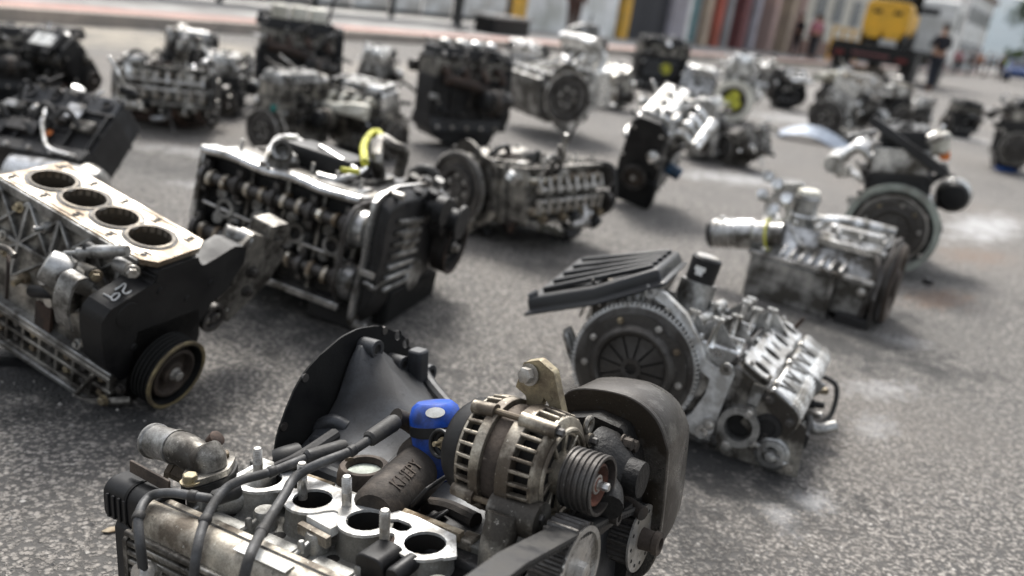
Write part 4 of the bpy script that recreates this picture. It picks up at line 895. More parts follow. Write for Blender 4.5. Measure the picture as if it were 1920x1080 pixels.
    gk = P('intake_gasket', MB().prism(lo+up_, (0, 0, -.0012), X, Y, .004, [(x, 0, .0262) for x in PX]+[slot(.132, .014, .018, .011), slot(-.046, .016, .014, .010)]), 'gasket_face', hd, smooth=0, bevel=.0008)
    P('slot_wall', MB().prism([(.11, 0), (.154, 0), (.154, .028), (.11, .028)], (0, 0, -.045), X, Y, .03), 'rust', gk)
    P('slot_wall', MB().prism([(-.064, .003), (-.028, .003), (-.028, .03), (-.064, .03)], (0, 0, -.045), X, Y, .03), 'hole', gk)
    P('paper_patch', MB().prism([(.022, -.034), (.068, -.040), (.07, -.010), (.045, -.004), (.022, -.012)], (0, 0, -.012), X, Y, .0125), 'white_label', hd, smooth=0)
    P('gasket_scrap', MB().prism([(.018, -.046), (.072, -.052), (.072, -.043), (.018, -.037)], (0, 0, -.020), X, Y, .014), 'alu_cream', hd, smooth=0)
    P('gasket_scrap', MB().prism([(.10, .046), (.205, .044), (.205, .054), (.10, .055)], (0, 0, -.012), X, Y, .013), 'gasket_old', hd, smooth=0); P('gasket_scrap', MB().prism([(-.06, .044), (-.01, .044), (-.01, .054), (-.06, .052)], (0, 0, -.012), X, Y, .012), 'gasket_old', hd, smooth=0)
    for px, py in ((650, 948), (721, 1015), (484, 893), (567, 922)):
        p = pt(px, py, 'z', .002); st_ = P('stud', MB().lathe(p, Z, [(-.01, .0066), (.020, .0066)], 16), 'steel', hd)
        pf = []
        for i in range(9): pf += [(.020+i*.0024, .0068), (.0212+i*.0024, .0058)]
        P('stud_thread', MB().lathe(p, Z, pf+[(.0425, .005)], 16), 'steel', st_)
    # round cast emblem on the tray
    c = pt(583, 993, 'z', -.0308); P('cast_emblem', MB().ring(c, Z, .021, .0009, 32, 6).ring(c, Z, .0165, .0007, 32, 6), 'head_grey', hd)
    tm = text_mesh('18', .013, .0008, frame4(c, X, Y)); link('cast_lettering', tm, 'head_grey', hd, 0)
    # valve cover
    prof = [(-.106, -.014), (-.110, -.006), (-.124, -.007), (-.133, -.011), (-.139, -.019), (-.142, -.032), (-.143, -.19), (-.106, -.19)]
    vc = P('valve_cover', MB().rings([[(x, y, z) for y, z in prof] for x in (-.182, .275)]), 'alu_cream', bevel=.004)
    P('seam_gasket', MB().box(-.181, .274, -.107, -.1022, -.15, -.0105), 'hole', vc, smooth=0)
    for i in range(10):
        z = -.042-.013*i; P('rib', MB().rbox(-.186, .27, -.1495, -.141, z-.0042, z+.0042, .003, 'x'), 'alu_dirty', vc)
    P('end_flange', MB().prism([(-.15, -.05), (-.108, -.03), (-.108, -.19), (-.15, -.19)], (-.190, 0, 0), Y, Z, .008), 'alu_dirty', vc, .002)
    p = pt(295, 1066, 'y', -.145); P('cover_bolt', MB().bolt(p, (-.25, -1, .35), .0095, .02).lathe(p-Y*.012, (-.25, -1, .35), [(0, .014), (.018, .012)], 16), 'steel', vc)
    P('paper_label', MB().prism([(0, 0), (.085, 0), (.085, .018), (0, .018)], V((.0, -.134, -.0055)), X, Y+Z*.06, .001), 'white_label', vc, smooth=0)
    # coil box on the end of the head
    cb_ = P('ignition_module', MB().rbox(-.272, -.168, -.120, -.066, -.068, -.004, .020, 'x'), 'black_plastic', bevel=.003)
    P('lid_seam', MB().rbox(-.225, -.220, -.1215, -.0645, -.0695, -.0025, .021, 'x'), 'black_matte', cb_)
    for k in range(4): P('fin', MB().box(-.262+k*.012, -.257+k*.012, -.1225, -.118, -.055, -.020), 'black_plastic', cb_, .001)
    P('cover_plate', MB().bar(pt(245, 873, 'z', .012), pt(318, 913, 'z', .006), .004, .018, Z), 'iron_brown', cb_, .001)
    for y, z in ((-.12, -.03), (-.085, -.06)): P('screw', MB().bolt((-.272, y+.01, z), -X, .006, .005), 'steel', cb_)
    P('lower_box', MB().rbox(-.255, -.165, -.118, -.05, -.16, -.06, .012, 'x'), 'iron_dark', cb_, .003)
    P('connector', MB().rbox(-.285, -.272, -.10, -.08, -.06, -.04, .004, 'x'), 'black_plastic', cb_)
    # coolant outlet elbow on the flange
    a = pt(368, 905, 'z', .006); b_ = pt(418, 872, 'z', .006); c = (a+b_)/2; ax = (b_-a).normalized()
    th = P('thermostat_housing', MB().prism([(math.cos(t)*(.047 if abs(math.cos(t)) > .7 else .043), math.sin(t)*.030) for t in [2*math.pi*i/28 for i in range(28)]], c-Z*.014, ax, Z.cross(ax), .016), 'iron_dark', hd, .002)
    P('upper_flange', MB().prism([(math.cos(t)*.050, math.sin(t)*.029*(1-.35*abs(math.cos(t)))) for t in [2*math.pi*i/28 for i in range(28)]], c+Z*.003, ax, Z.cross(ax), .009), 'alu_dirty', th, .002)
    k0, k1, k2, k3 = c+Z*.010, pt(398, 862, 'y', c.y+.002), pt(372, 848, 'y', c.y), pt(335, 838, 'y', c.y+.002); k4 = pt(287, 826, 'y', c.y+.004)
    P('elbow', MB().tube([k0, c+Z*.026+V((-.003, 0, 0)), pt(384, 868, 'y', c.y), pt(352, 846, 'y', c.y), pt(330, 838, 'y', c.y)], .0235, 20, 6), 'alu_dirty', th)
    dd = (k4-pt(330, 838, 'y', c.y)).normalized(); k3 = pt(330, 838, 'y', c.y)
    P('hose_neck', MB().lathe(k3-dd*.004, dd, [(0, .0245), (.004, .025), (.006, .0235), ((k4-k3).length-.004, .0235), ((k4-k3).length-.002, .0258), ((k4-k3).length+.003, .0256), ((k4-k3).length+.003, .020), (.02, .019)], 28), 'alu_dull', th)
    for px, py, r_ in ((357, 903, .010), (417, 861, .010)): P('bolt', MB().bolt(pt(px, py, 'z', .014), Z, r_, .009), 'zinc', th)
    sn = pt(400, 828, 'y', c.y+.035); P('sensor', MB().cyl(pt(378, 848, 'y', c.y+.03), sn, .006, .010, 16), 'zinc', th); P('sensor_tip', MB().lathe(sn, (sn-pt(378, 848, 'y', c.y+.03)), [(-.004, .011), (.010, .012), (.012, .009)], 12), 'rust', th)
    P('fitting', MB().lathe(pt(336, 885, 'y', c.y), (-.6, -.3, .3), [(-.02, .013), (.008, .013), (.009, .015), (.016, .015), (.017, .011)], 6), 'zinc', th)
    P('housing_body', MB().lathe(c-Z*.06, Z, [(0, .03), (.05, .034)], 24), 'head_grey', hd)
    P('rear_outlet', MB().tube([pt(420, 945, 'z', -.03), pt(455, 925, 'z', -.014), pt(498, 895, 'z', -.012)], .021, 16, 5), 'head_grey', hd)
    # spark plug leads
    def lead(pp_, r, boot=None, br=.0085):
        o_ = P('spark_plug_lead', MB().tube(pp_, r, 12, 7), 'hose_grey')
        n_ = len(pp_)
        for k in (2, n_-2):
            q_ = V(pp_[k]); P('lead_clip', MB().lathe(q_-(V(pp_[k+1])-q_).normalized()*.006, V(pp_[k+1])-q_, [(0, r*1.02), (.002, r*1.25), (.010, r*1.25), (.012, r*1.02)], 12), 'rubber', o_)
        if boot: P('boot', MB().lathe(boot[0], boot[1]-boot[0], [(0, br*.72), (.004, br), ((boot[1]-boot[0]).length*.9, br*1.1), ((boot[1]-boot[0]).length, br*.95)], 14), 'rubber', o_)
    lead([pt(276, 1120, 'y', -.165), pt(264, 1030, 'y', -.165), pt(260, 968, 'y', -.150), pt(280, 932, 'z', .004), pt(318, 924, 'z', .012), pt(362, 930, 'z', .014), pt(400, 936, 'z', .012)], .0062, (pt(398, 936, 'z', .012), pt(446, 918, 'z', .010)), .0105)
    lead([pt(360, 1130, 'y', -.165), pt(368, 1040, 'y', -.16), pt(385, 975, 'z', .010), pt(415, 925, 'z', .024), pt(448, 902, 'z', .032), pt(510, 884, 'z', .034), pt(575, 858, 'z', .036)], .0062, (pt(572, 859, 'z', .036), pt(648, 838, 'z', .036)), .011)
    lead([pt(448, 1130, 'y', -.165), pt(466, 1050, 'y', -.16), pt(492, 995, 'z', .010), pt(532, 930, 'z', .020), pt(556, 893, 'z', .030), pt(602, 868, 'z', .044), pt(660, 845, 'z', .05), pt(696, 822, 'z', .056)], .0066, (pt(690, 825, 'z', .056), pt(742, 790, 'z', .062)), .0115)
    P('coil_tower', MB().tube([pt(742, 782, 'z', .062), pt(762, 790, 'z', .05), pt(785, 806, 'z', .03)], .0135, 14, 5), 'grime_brown', blk)
    P('spark_clip', MB().bar(pt(655, 862, 'z', .03), pt(655, 840, 'z', .03), .006, .012, X), 'zinc', blk, .001)
    # blue oil filter
    fa = pt(822, 893, 'y', .19); fb = pt(815, 752, 'y', .205); ff = fb-fa; Lf = ff.length
    of = P('oil_filter', MB().lathe(fa, ff, [(-.012, .024), (0, .031), (Lf*.25, .034), (Lf*.72, .0385), (Lf*.80, .0385), (Lf*.93, .034), (Lf*.99, .026), (Lf*1.0, .012)], 40), 'blue_paint')
    P('seam_ring', MB().ring(fa+ff*.02, ff, .031, .002, 36, 6), 'steel', of)
    P('strap', MB().lathe(fa+ff*.56, ff, [(0, .0366), (.001, .0385), (.016, .0392), (.017, .0372)], 36, False, False), 'black_plastic', of)
    tp = pt(818, 773, 'y', .168); dn = (V((-.25, -1, .5))).normalized(); uu, vv = perp(dn)
    tp2 = fa+ff*.955; nn = (CP-e.w(*tp2)).normalized(); nl = (e.inv.to_3x3() @ nn); nl = (nl-ff.normalized()*nl.dot(ff.normalized())).normalized(); sgn = fa+ff*.90+nl*.0362
    nd = (nl+ff.normalized()*.62).normalized(); ua = ff.normalized().cross(nl).normalized(); va = nd.cross(ua)
    P('oval_badge', MB().prism([(.014*math.cos(t), .008*math.sin(t)) for t in [2*math.pi*i/20 for i in range(20)]], sgn, ua, va, .002), 'white_label', of, smooth=0)
    # alternator, bracket, tensioner
    AO = V((.302, .122, .082)); al = alternator(e, AO, V((1, -.02, -.0)), .073, .125, 'alu_brown', up=V((0, -.25, 1)), rear='black_plastic')
    tm_ = pt(825, 832, 'y', .10); P('terminal_ring', MB().ring(tm_, V((-.2, -1, .25)), .0175, .0028, 28, 8), 'black_plastic', al); P('terminal_cup', MB().lathe(tm_, V((-.2, -1, .25)), [(-.03, .02), (-.004, .018), (-.006, .012), (-.02, .008)], 24), 'black_plastic', al); P('terminal', MB().bolt(tm_-V((-.2, -1, .25))*.006, V((-.2, -1, .25)), .0065, .006, .012), 'zinc', al)
    br = P('alternator_bracket', MB().tube([V((.268, .045, .05)), V((.268, .03, .01)), V((.268, .03, -.045)), V((.268, .04, -.075))], .022, 14, 6).cyl((.235, .04, -.078), (.31, .04, -.078), .026, n=24).cyl((.245, .06, .045), (.31, .06, .045), .024, n=20), 'alu_dirty')
    P('pivot_bolt', MB().bolt((.31, .04, -.078), X, .016, .012), 'steel_dark', br); P('lower_lug', MB().lathe((.315, .062, -.098), X, [(0, .016), (.012, .015), (.013, .009)], 20), 'steel_dark', br)
    P('rusty_link', MB().prism([(-.016, -.03), (.012, -.034), (.024, .012), (.012, .034), (-.010, .026)], (.318, .105, -.058), Y, Z, .008), 'rust', br, .002); P('link_bolt', MB().bolt((.327, .112, -.05), X, .013, .012), 'steel_dark', br)
    ba_ = pt(1000, 705, 'y', .155); P('adjuster_bracket', MB().prism([(-.024, -.02), (-.014, .016), (.008, .024), (.030, .012), (.040, -.02), (.052, -.058), (.034, -.058), (.026, -.032), (.018, -.024), (.010, -.055), (-.004, -.055), (-.008, -.028)], ba_+V((0, .012, 0)), X, Z, .014), 'zinc', al, .003)
    P('adjuster_bolt', MB().bolt(ba_+V((-.004, -.004, .002)), (-.2, -1, .1), .011, .010), 'steel', al)
    P('bracket_foot', MB().bar((.09, .09, -.03), (.14, .085, .035), .006, .045, Y).bar((.105, .08, -.04), (.15, .08, -.01), .04, .006, Z), 'iron_dark', blk, .002)
    P('lifting_eye', MB().ring(pt(1104, 797, 'x', .30), X, .010, .0035, 20, 8), 'alu_dirty', al)
    P('under_bracket', MB().rbox(.12, .30, .02, .13, -.10, -.02, .01, 'x'), 'iron_dark', blk, .004)
    P('white_block', MB().box(.200, .222, .045, .070, -.022, -.006), 'alu_cream', blk, .003)
    # sump and blackened timing end
    pts = [(.205, .06), (.212, .100), (.235, .120), (.29, .128), (.325, .122), (.352, .105), (.368, .078), (.374, .05), (.374, -.06), (.368, -.10), (.35, -.13), (.31, -.145), (.21, -.15)]
    pts = [(p_.x, p_.y) for p_ in catmull([V((a, b_, 0)) for a, b_ in pts], 4)]
    pan = P('oil_pan', MB().rings([[(x, .300, z) for x, z in pts], [(x+.003*(x > .3), .315, z+.002) for x, z in pts], [(x*.99+.002, .38, z*.97) for x, z in pts], [(x*.97+.006, .41, z*.9) for x, z in pts], [(x*.90+.025, .425, z*.72) for x, z in pts]]), 'pan_sheet', smooth=60)
    P('flange', MB().rings([[(x*1.0, y, z) for x, z in [(p_[0]+(.006 if p_[0] > .3 else 0), p_[1]*1.05) for p_ in pts]] for y in (.290, .300)]), 'pan_sheet', pan, .002)
    tf = P('timing_face', MB().prism([(.2, -.15), (.345, -.145), (.352, -.05), (.345, .06), (.322, .098), (.28, .105), (.23, .09), (.2, .04)], (.328-.02, 0, 0) if False else (0, .288, 0), X, Z, .03), 'grime', blk, .006)
    P('front_plate', MB().prism([(.06, -.14), (.335, -.15), (.345, -.02), (.335, .07), (.30, .095), (.22, .07), (.14, .02), (.07, -.02)], (.315, 0, 0), Y, Z, .012), 'grime', blk, .003)
    wp = P('water_pump', MB().lathe((.30, .225, .05), X, [(0, .055), (.02, .052), (.034, .04), (.05, .026), (.07, .024)], 28), 'grime', blk)
    P('pump_neck', MB().tube([(.315, .20, .045), (.345, .17, .05), (.36, .14, .045)], .019, 14, 5), 'grime', blk)
    P('stub', MB().tube([(.32, .255, .0), (.345, .25, -.004), (.37, .24, -.006)], .010, 12, 4), 'grime_brown', blk)
    for y, z in ((.265, .075), (.29, .045), (.245, .085)): P('bolt', MB().bolt((.33, y, z), X, .009, .012), 'grime_brown', blk)
    P('guide_plate', MB().prism([(.10, .012), (.235, -.002), (.235, .008), (.10, .022)], (.328, 0, 0), Y, Z, .028), 'steel_dark', blk, .002)
    P('socket_screw', MB().pipe((.33, .155, .026), (.37, .155, .026), .009, .005, 16, .008), 'steel_dark', blk)
    # sprockets and belt
    sp = P('crank_sprocket', MB().gear((.325, CY-.004, CZ), X, .02, .0375, .041, .036, 22), 'steel_dark', smooth=0)
    P('guide_disc', MB().lathe((.362, CY-.004, CZ), X, [(0, .02), (0, .0475), (.003, .0475), (.003, .02)], 40), 'steel', sp)
    for i in range(12): a = 2*math.pi*i/12; P('disc_hole', MB().lathe((.3652, CY-.004+.038*math.cos(a), CZ+.038*math.sin(a)), X, [(0, .0028), (.0004, .0026)], 8), 'hole', sp)
    P('hub', MB().lathe((.36, CY-.004, CZ), X, [(0, .020), (.004, .0155), (.022, .0145), (.024, .0165), (.032, .016), (.033, .009), (.025, .008)], 28), 'iron_brown', sp)
    c2 = pt(1090, 1072, 'x', .362); y2, z2 = c2.y, c2.z
    s2 = P('cam_sprocket', MB().gear((.318, y2, z2), X, .034, .0545, .0585, .04, 34), 'steel_dark', smooth=0)
    P('sprocket_rim', MB().lathe((.358, y2, z2), X, [(0, .054), (.003, .055), (.003, .048), (-.012, .046), (-.014, .018), (-.004, .016)], 44), 'steel', s2)
    P('bolt', MB().bolt((.355, y2, z2), X, .012, .012), 'steel', s2)
    # belt: runs over both sprockets and on towards the other camshaft
    path = []
    for i in range(9): a = R_(-75+i*20); path.append((CY-.004+.0425*math.cos(a), CZ+.0425*math.sin(a)))
    q = [pt(x_, y_, 'x', .36) for x_, y_ in ((1140, 978), (1060, 1022), (985, 1064))]
    path += [(p_.y, p_.z) for p_ in q]; path += [(q[2].y-.12, q[2].z+.01)]
    b = MB(); n = len(path); rows = []
    for i, (y, z) in enumerate(path):
        y0, z0 = path[max(i-1, 0)]; y1, z1 = path[min(i+1, n-1)]; t = V((0, y1-y0, z1-z0)).normalized(); nm = X.cross(t)
        c_ = V((0, y, z)); rows.append([V((.326, 0, 0))+c_, V((.360, 0, 0))+c_, V((.360, 0, 0))+c_+nm*-.0045, V((.326, 0, 0))+c_+nm*-.0045])
    bl = P('timing_belt', b.rings(rows), 'rubber', smooth=50)
    tb = []
    for i in range(8, n-1):
        y0, z0 = path[i]; y1, z1 = path[i+1]; Ls = math.hypot(y1-y0, z1-z0); k = int(Ls/.0062)
        for j in range(k):
            t = (j+.5)/k; y, z = y0+(y1-y0)*t, z0+(z1-z0)*t; P('belt_tooth', MB().bar((.327, y, z-.0030), (.359, y, z-.0030), .0032, .005, Z), 'rubber', bl, smooth=0) if (i >= 8 and len(tb) < 60) else None; tb.append(1)
    # black coil clip at the edge of the picture
    c = pt(722, 1062, 'z', -.012)
    cl = P('cable_clip', MB().rbox(c.x-.030, c.x+.012, c.y-.02, c.y+.022, -.05, .008, .012, 'y'), 'black_plastic', bevel=.002)
    P('clip_tube', MB().lathe((c.x+.026, c.y-.02, -.006), Y, [(0, .009), (.004, .011), (.04, .011), (.042, .008)], 16), 'black_plastic', cl); P('clip_pin', MB().cyl((c.x+.026, c.y+.02, -.006), (c.x+.026, c.y+.03, -.006), .006, n=12), 'zinc', cl)
    P('mid_cover', MB().rbox(.19, .30, -.07, .06, -.14, -.03, .012, 'x'), 'black_matte', hd, .004)
    # rests on the exhaust side
    P('exhaust_rail', MB().box(-.17, .28, -.09, .30, -.262, -.185), 'iron_dark', blk, .006)
    return e
# ---------------------------------------------------------------- 2: bare block with the chalk number 29
def block29():
    e = Eng('car_engine', 'bare engine block with four open cylinder bores and 29 chalked on its black timing cover', 'engine', [[.9121, .3698, .1769], [-.3497, .9271, -.1348], [-.2138, .0611, .975]], (-.7712, 1.6497, .1371), 1.034, 'second hand engines set out on the road')
    P = e.P; pt = e.pt; BX = [-.264-.088, -.264, -.176, -.088, 0]
    BX = BX[1:]
    hole = [(x, 0, .0405) for x in BX]
    dk = P('deck', MB().prism([(-.325, -.074), (.052, -.074), (.078, -.055), (.078, .05), (.06, .078), (-.325, .078)], (0, 0, .188), X, Y, .012, hole), 'deck_face', smooth=0, bevel=.0015)
    for x in BX:
        ln = P('cylinder_liner', MB().lathe((x, 0, .08), Z, [(0, .046), (.107, .046), (.1225, .0455), (.1225, .0402), (.0, .0398)], 44, False, False), 'bore', dk)
        P('piston_crown', MB().lathe((x, 0, .09), Z, [(0, .0397), (.012, .0397), (.014, .037)], 36), 'grime_brown', ln)
        P('gasket_trace', MB().lathe((x, 0, .2002), Z, [(0, .0462), (.0008, .0462), (.0008, .0515), (0, .0515)], 44, False, False), 'grime', dk); P('fire_ring', MB().lathe((x, 0, .2002), Z, [(0, .0405), (.0012, .0405), (.0012, .0455), (0, .0455)], 44, False, False), 'alu_clean', dk)
    for x in [BX[0]-.044]+[x+.044 for x in BX]:
        for y in (-.058, .060):
            P('bolt_hole', MB().lathe((x, y, .2002), Z, [(0, .0065), (.0005, .0065)], 16), 'hole', dk)
            P('gasket_trace', MB().prism([(-.012, -.002), (0, -.004), (.011, -.002), (.007, .003), (-.008, .003)], (x, y*.82, .2), X, Y, .0006), 'grime_brown', dk, smooth=0)
    P('gasket_trace', MB().box(-.31, .05, .068, .0715, .2, .2008), 'hole', dk, smooth=0); P('gasket_trace', MB().box(-.31, .04, -.069, -.066, .2, .2008), 'iron_brown', dk, smooth=0)
    b = MB().hexa([(x, y, z) for z, ys in ((.02, (-.108, -.094)), (.188, (-.073, -.060))) for y in ys for x in (-.325, .05)])
    b.box(-.325, .05, .064, .078, .02, .188).box(-.325, -.312, -.08, .07, .02, .188).box(.036, .05, -.08, .07, .02, .188).box(-.325, .05, -.10, .078, .0, .03)
    blk = P('engine_block', b, 'alu_dirty', bevel=.003)
    sidey = lambda z: -.108+(z-.02)*(.035/.168)
    def sb(x0, z0, x1, z1, w_=.006, h_=.012): P('rib', MB().bar((x0, sidey(z0)-.004, z0), (x1, sidey(z1)-.004, z1), w_, h_, (0, -1, .2)), 'alu_dull', blk, .0015)
    for i in range(5):
        x = -.31+i*.082; sb(x, .03, x, .185, .008, .014)
        if i < 4: sb(x, .185, x+.082, .10); sb(x, .10, x+.082, .185); sb(x, .03, x+.082, .10, .005, .01)
    P('deck_lip', MB().box(-.326, .05, -.080, -.070, .178, .197), 'alu_dull', blk, .002)
    sb(-.325, .10, .04, .10, .008, .014)
    # crankcase and pocketed lower frame
    cc = P('crankcase', MB().box(-.325, .06, -.105, .105, -.11, .02), 'alu_dirty', bevel=.003)
    P('joint_rail', MB().box(-.325, .065, -.124, -.104, -.048, -.038), 'alu_dull', cc, .002); P('joint_rail', MB().box(-.325, .065, -.126, -.104, -.060, -.0485), 'alu_dirty', cc, .002)
    for z in (-.088, -.122): P('frame_rail', MB().box(-.325, .065, -.120, -.104, z-.004, z+.004), 'alu_dirty', cc, .0015)
    for i in range(9):
        x = -.32+i*.047; P('frame_web', MB().box(x-.004, x+.004, -.119, -.104, -.121, -.061), 'alu_dirty', cc, .0015)
        for z in (-.073, -.106): P('bolt', MB().bolt((x+.022, -.105, z), -Y, .008, .008), 'zinc' if i % 2 else 'steel_dark', cc)
    P('lower_lip', MB().box(-.325, .06, -.128, .11, -.136, -.124), 'alu_dull', cc, .003)
    # side hardware
    c = pt(95, 500, 'y', -.165); sm = P('oil_cooler', MB().lathe(c+V((.045, .03, -.02)), c-(c+V((.045, .03, -.02))), [(-.02, .02), (0, .022), (.02, .024), (.025, .031), (.05, .033), (.066, .030), (.07, .022)], 28), 'alu_dull')
    P('side_pipe', MB().cyl(pt(100, 522, 'y', -.17), pt(132, 518, 'y', -.17), .011, n=16), 'alu_dirty', sm)
    P('pump_neck', MB().tube([pt(95, 515, 'y', -.15), pt(118, 540, 'y', -.13), pt(125, 570, 'y', -.11)], .026, 16, 5), 'alu_dirty', sm)
    arc = [pt(x_, y_, 'x', .045) for x_, y_ in ((148, 512), (130, 520), (117, 545), (112, 575), (116, 600), (118, 612))]
    P('belt_guard', MB().rings([[p_+V((-.018, 0, 0)), p_+V((.018, 0, 0)), p_+V((.018, .006, -.004)), p_+V((-.018, .006, -.004))] for p_ in catmull(arc, 4)]), 'alu_dull', bevel=.001)
    se = P('sensor', MB().lathe(pt(240, 470, 'y', -.10), pt(180, 472, 'y', -.12)-pt(240, 470, 'y', -.10), [(0, .010), (.03, .012), (.075, .012), (.076, .009), (.098, .009), (.1, .004), (.125, .0035), (.126, .002)], 16), 'alu_dull'); P('sensor_cap', MB().lathe(pt(178, 473, 'y', -.12), V((-1, 0, 0)), [(-.004, .0125), (.02, .0125), (.022, .006)], 14), 'black_plastic', se)
    P('mount_lug', MB().cyl(pt(150, 503, 'y', -.11), pt(178, 516, 'y', -.125), .014, n=16), 'alu_dull'); P('lug_bolt', MB().bolt(pt(180, 517, 'y', -.126), (.7, -.6, 0), .009, .008), 'zinc')
    P('mount_lug', MB().cyl(pt(222, 495, 'y', -.10), pt(246, 508, 'y', -.115), .014, n=16), 'alu_dull'); P('lug_bolt', MB().bolt(pt(248, 509, 'y', -.116), (.7, -.6, 0), .010, .008), 'steel')
    P('lever', MB().prism([(-.02, -.05), (.016, -.045), (.022, .0), (.012, .03), (-.02, .035), (-.028, -.01)], pt(18, 515, 'y', -.17), X*.8-Y*.6, Z, .006), 'rust', bevel=.002); P('lever_rod', MB().tube([pt(-20, 460, 'y', -.16), pt(10, 465, 'y', -.165), pt(28, 480, 'y', -.17)], .006, 10, 5), 'alu_dirty')
    P('brown_bracket', MB().prism([(-.02, -.045), (.022, -.045), (.022, .035), (-.02, .03)], pt(85, 595, 'y', -.112), X, Z, .008), 'rust'); P('washer', MB().lathe(pt(92, 565, 'y', -.124), -Y, [(0, .012), (.003, .012), (.003, .006)], 18), 'steel')
    P('hose_union', MB().tube([pt(60, 545, 'y', -.15), pt(85, 548, 'y', -.15), pt(105, 550, 'y', -.14)], .012, 12, 4), 'black_plastic')
    rr = random.Random(5)
    for i in range(12):
        x = rr.uniform(-.31, .02); z = rr.uniform(-.03, .17); y = sidey(max(z, .02)); P(rr.choice(('boss', 'fitting')), MB().lathe((x, y+.012, z), (rr.uniform(-.2, .2), -1, rr.uniform(-.1, .3)), [(0, .012), (.024, .011), (.025, .006), (.03+.02*rr.random(), .006)], 14), rr.choice(('alu_dull', 'alu_dirty', 'zinc', 'steel_dark')), blk)
    # black timing cover
    out = [(190, 640), (190, 606), (208, 581), (262, 547), (293, 530), (297, 508), (372, 482), (378, 500), (412, 480), (440, 462), (463, 462), (458, 492), (424, 545), (398, 568), (368, 612), (330, 650), (262, 690), (225, 715), (198, 690)]
    xo = .085; pl = [pt(x_, y_, 'x', xo) for x_, y_ in out]
    tc = P('timing_cover', MB().prism([(p_.y, p_.z) for p_ in pl], (xo-.055, 0, 0), Y, Z, .055), 'black_plastic', bevel=.010)
    P('cover_rib', MB().bar(pt(296, 520, 'x', xo-.002), pt(250, 500, 'x', xo-.05), .004, .012, X), 'black_plastic', tc, .001); wa, wb = pt(208, 581, 'x', xo), pt(262, 547, 'x', xo); wn = X.cross(wb-wa).normalized(); wn = wn if wn.z > 0 else -wn
    P('raised_disc', MB().lathe(pt(238, 590, 'x', xo-.001), X, [(0, .026), (.0025, .025), (.003, .02)], 28), 'black_plastic', tc)
    for px, py in ((300, 545), (395, 530), (250, 650), (350, 560)): P('dimple', MB().lathe(pt(px, py, 'x', xo-.001), X, [(0, .008), (.003, .007)], 14), 'black_plastic', tc)
    # number chalked on it (reads 29 from above)
    def stroke(q, r=.0016): P('chalk_stroke', MB().tube([e.pl(x_, y_, wa+wn*.001, wn) for x_, y_ in q], r, 6, 5), 'chalk', tc)
    stroke([(215.5, 543.5), (224, 538), (232.5, 532), (235.5, 534.5), (233.3, 540), (230.5, 545), (232.2, 549), (236.7, 550.5), (242.2, 548.3), (246, 545)])
    stroke([(194, 551), (199, 553.3), (207.8, 558.3), (210, 562), (214.5, 562.8), (220, 559), (224, 553.3), (221.7, 550), (215.5, 551), (210, 555.5), (208, 559)])
    pulley(e, (.150, -.040, -.029), X, .0745, .045, 5, 'black_matte', 'iron_brown', None, 'gold_rim')
    # mount bracket and tensioner on the far side
    q0 = [pt(x_, y_, 'x', .06) for x_, y_ in ((440, 462), (470, 435), (505, 445), (530, 470), (500, 520), (462, 560), (420, 600), (395, 590), (400, 560), (430, 530))]
    mb_ = P('engine_mount', MB().prism([(p_.y, p_.z) for p_ in q0], (.035, 0, 0), Y, Z, .035), 'alu_dirty', bevel=.006)
    a = pt(505, 432, 'x', .045); P('mount_head', MB().prism([(-.038, -.026), (.03, -.032), (.042, .0), (.03, .024), (-.03, .03)], a-X*.028, Y, Z, .055, [[(-.018, -.012), (.018, -.016), (.022, .008), (-.014, .014)]]), 'alu_dirty', mb_, .004)
    P('mount_stub', MB().cyl(pt(420, 440, 'x', .02), pt(470, 452, 'x', .06), .024, .02, 20), 'alu_dull', mb_)
    for px, py, r_ in ((472, 510, .011), (461, 546, .010)): P('bolt', MB().bolt(pt(px, py, 'x', .072), X, r_, .012), 'steel_dark', mb_)
    P('mount_hole', MB().lathe(pt(430, 524, 'x', .0705), X, [(0, .011), (.0006, .011)], 18), 'hole', mb_)
    c = pt(400, 596, 'x', .08); tn = P('tensioner', MB().lathe(c, X, [(-.03, .030), (0, .034), (.004, .033), (.004, .024), (-.01, .020), (-.01, .012), (.004, .010)], 32), 'steel_dark'); P('tensioner_arm', MB().bar(pt(372, 605, 'x', .07), pt(425, 580, 'x', .07), .016, .02, X), 'alu_dirty', tn, .004)
    # front lower: stay and grimy pump
    P('oil_pump', MB().prism([(-.11, -.12), (.06, -.125), (.085, -.02), (.07, .05), (-.09, .06)], (.04, 0, 0), Y, Z, .045), 'grime', bevel=.01)
    P('stay', MB().tube([pt(196, 680, 'y', -.11), pt(165, 715, 'y', -.125), pt(140, 742, 'y', -.13)], .005, 10, 4).tube([pt(140, 742, 'y', -.13), pt(160, 752, 'y', -.13), pt(205, 752, 'y', -.12), pt(245, 750, 'y', -.1)], .008, 10, 4), 'alu_dirty'); P('stay_bolt', MB().bolt(pt(195, 750, 'y', -.13), -Y, .009, .008), 'zinc')
    P('sump', MB().rbox(-.30, .07, -.10, .10, -.165, -.13, .015), 'grime', bevel=.005)
    return e
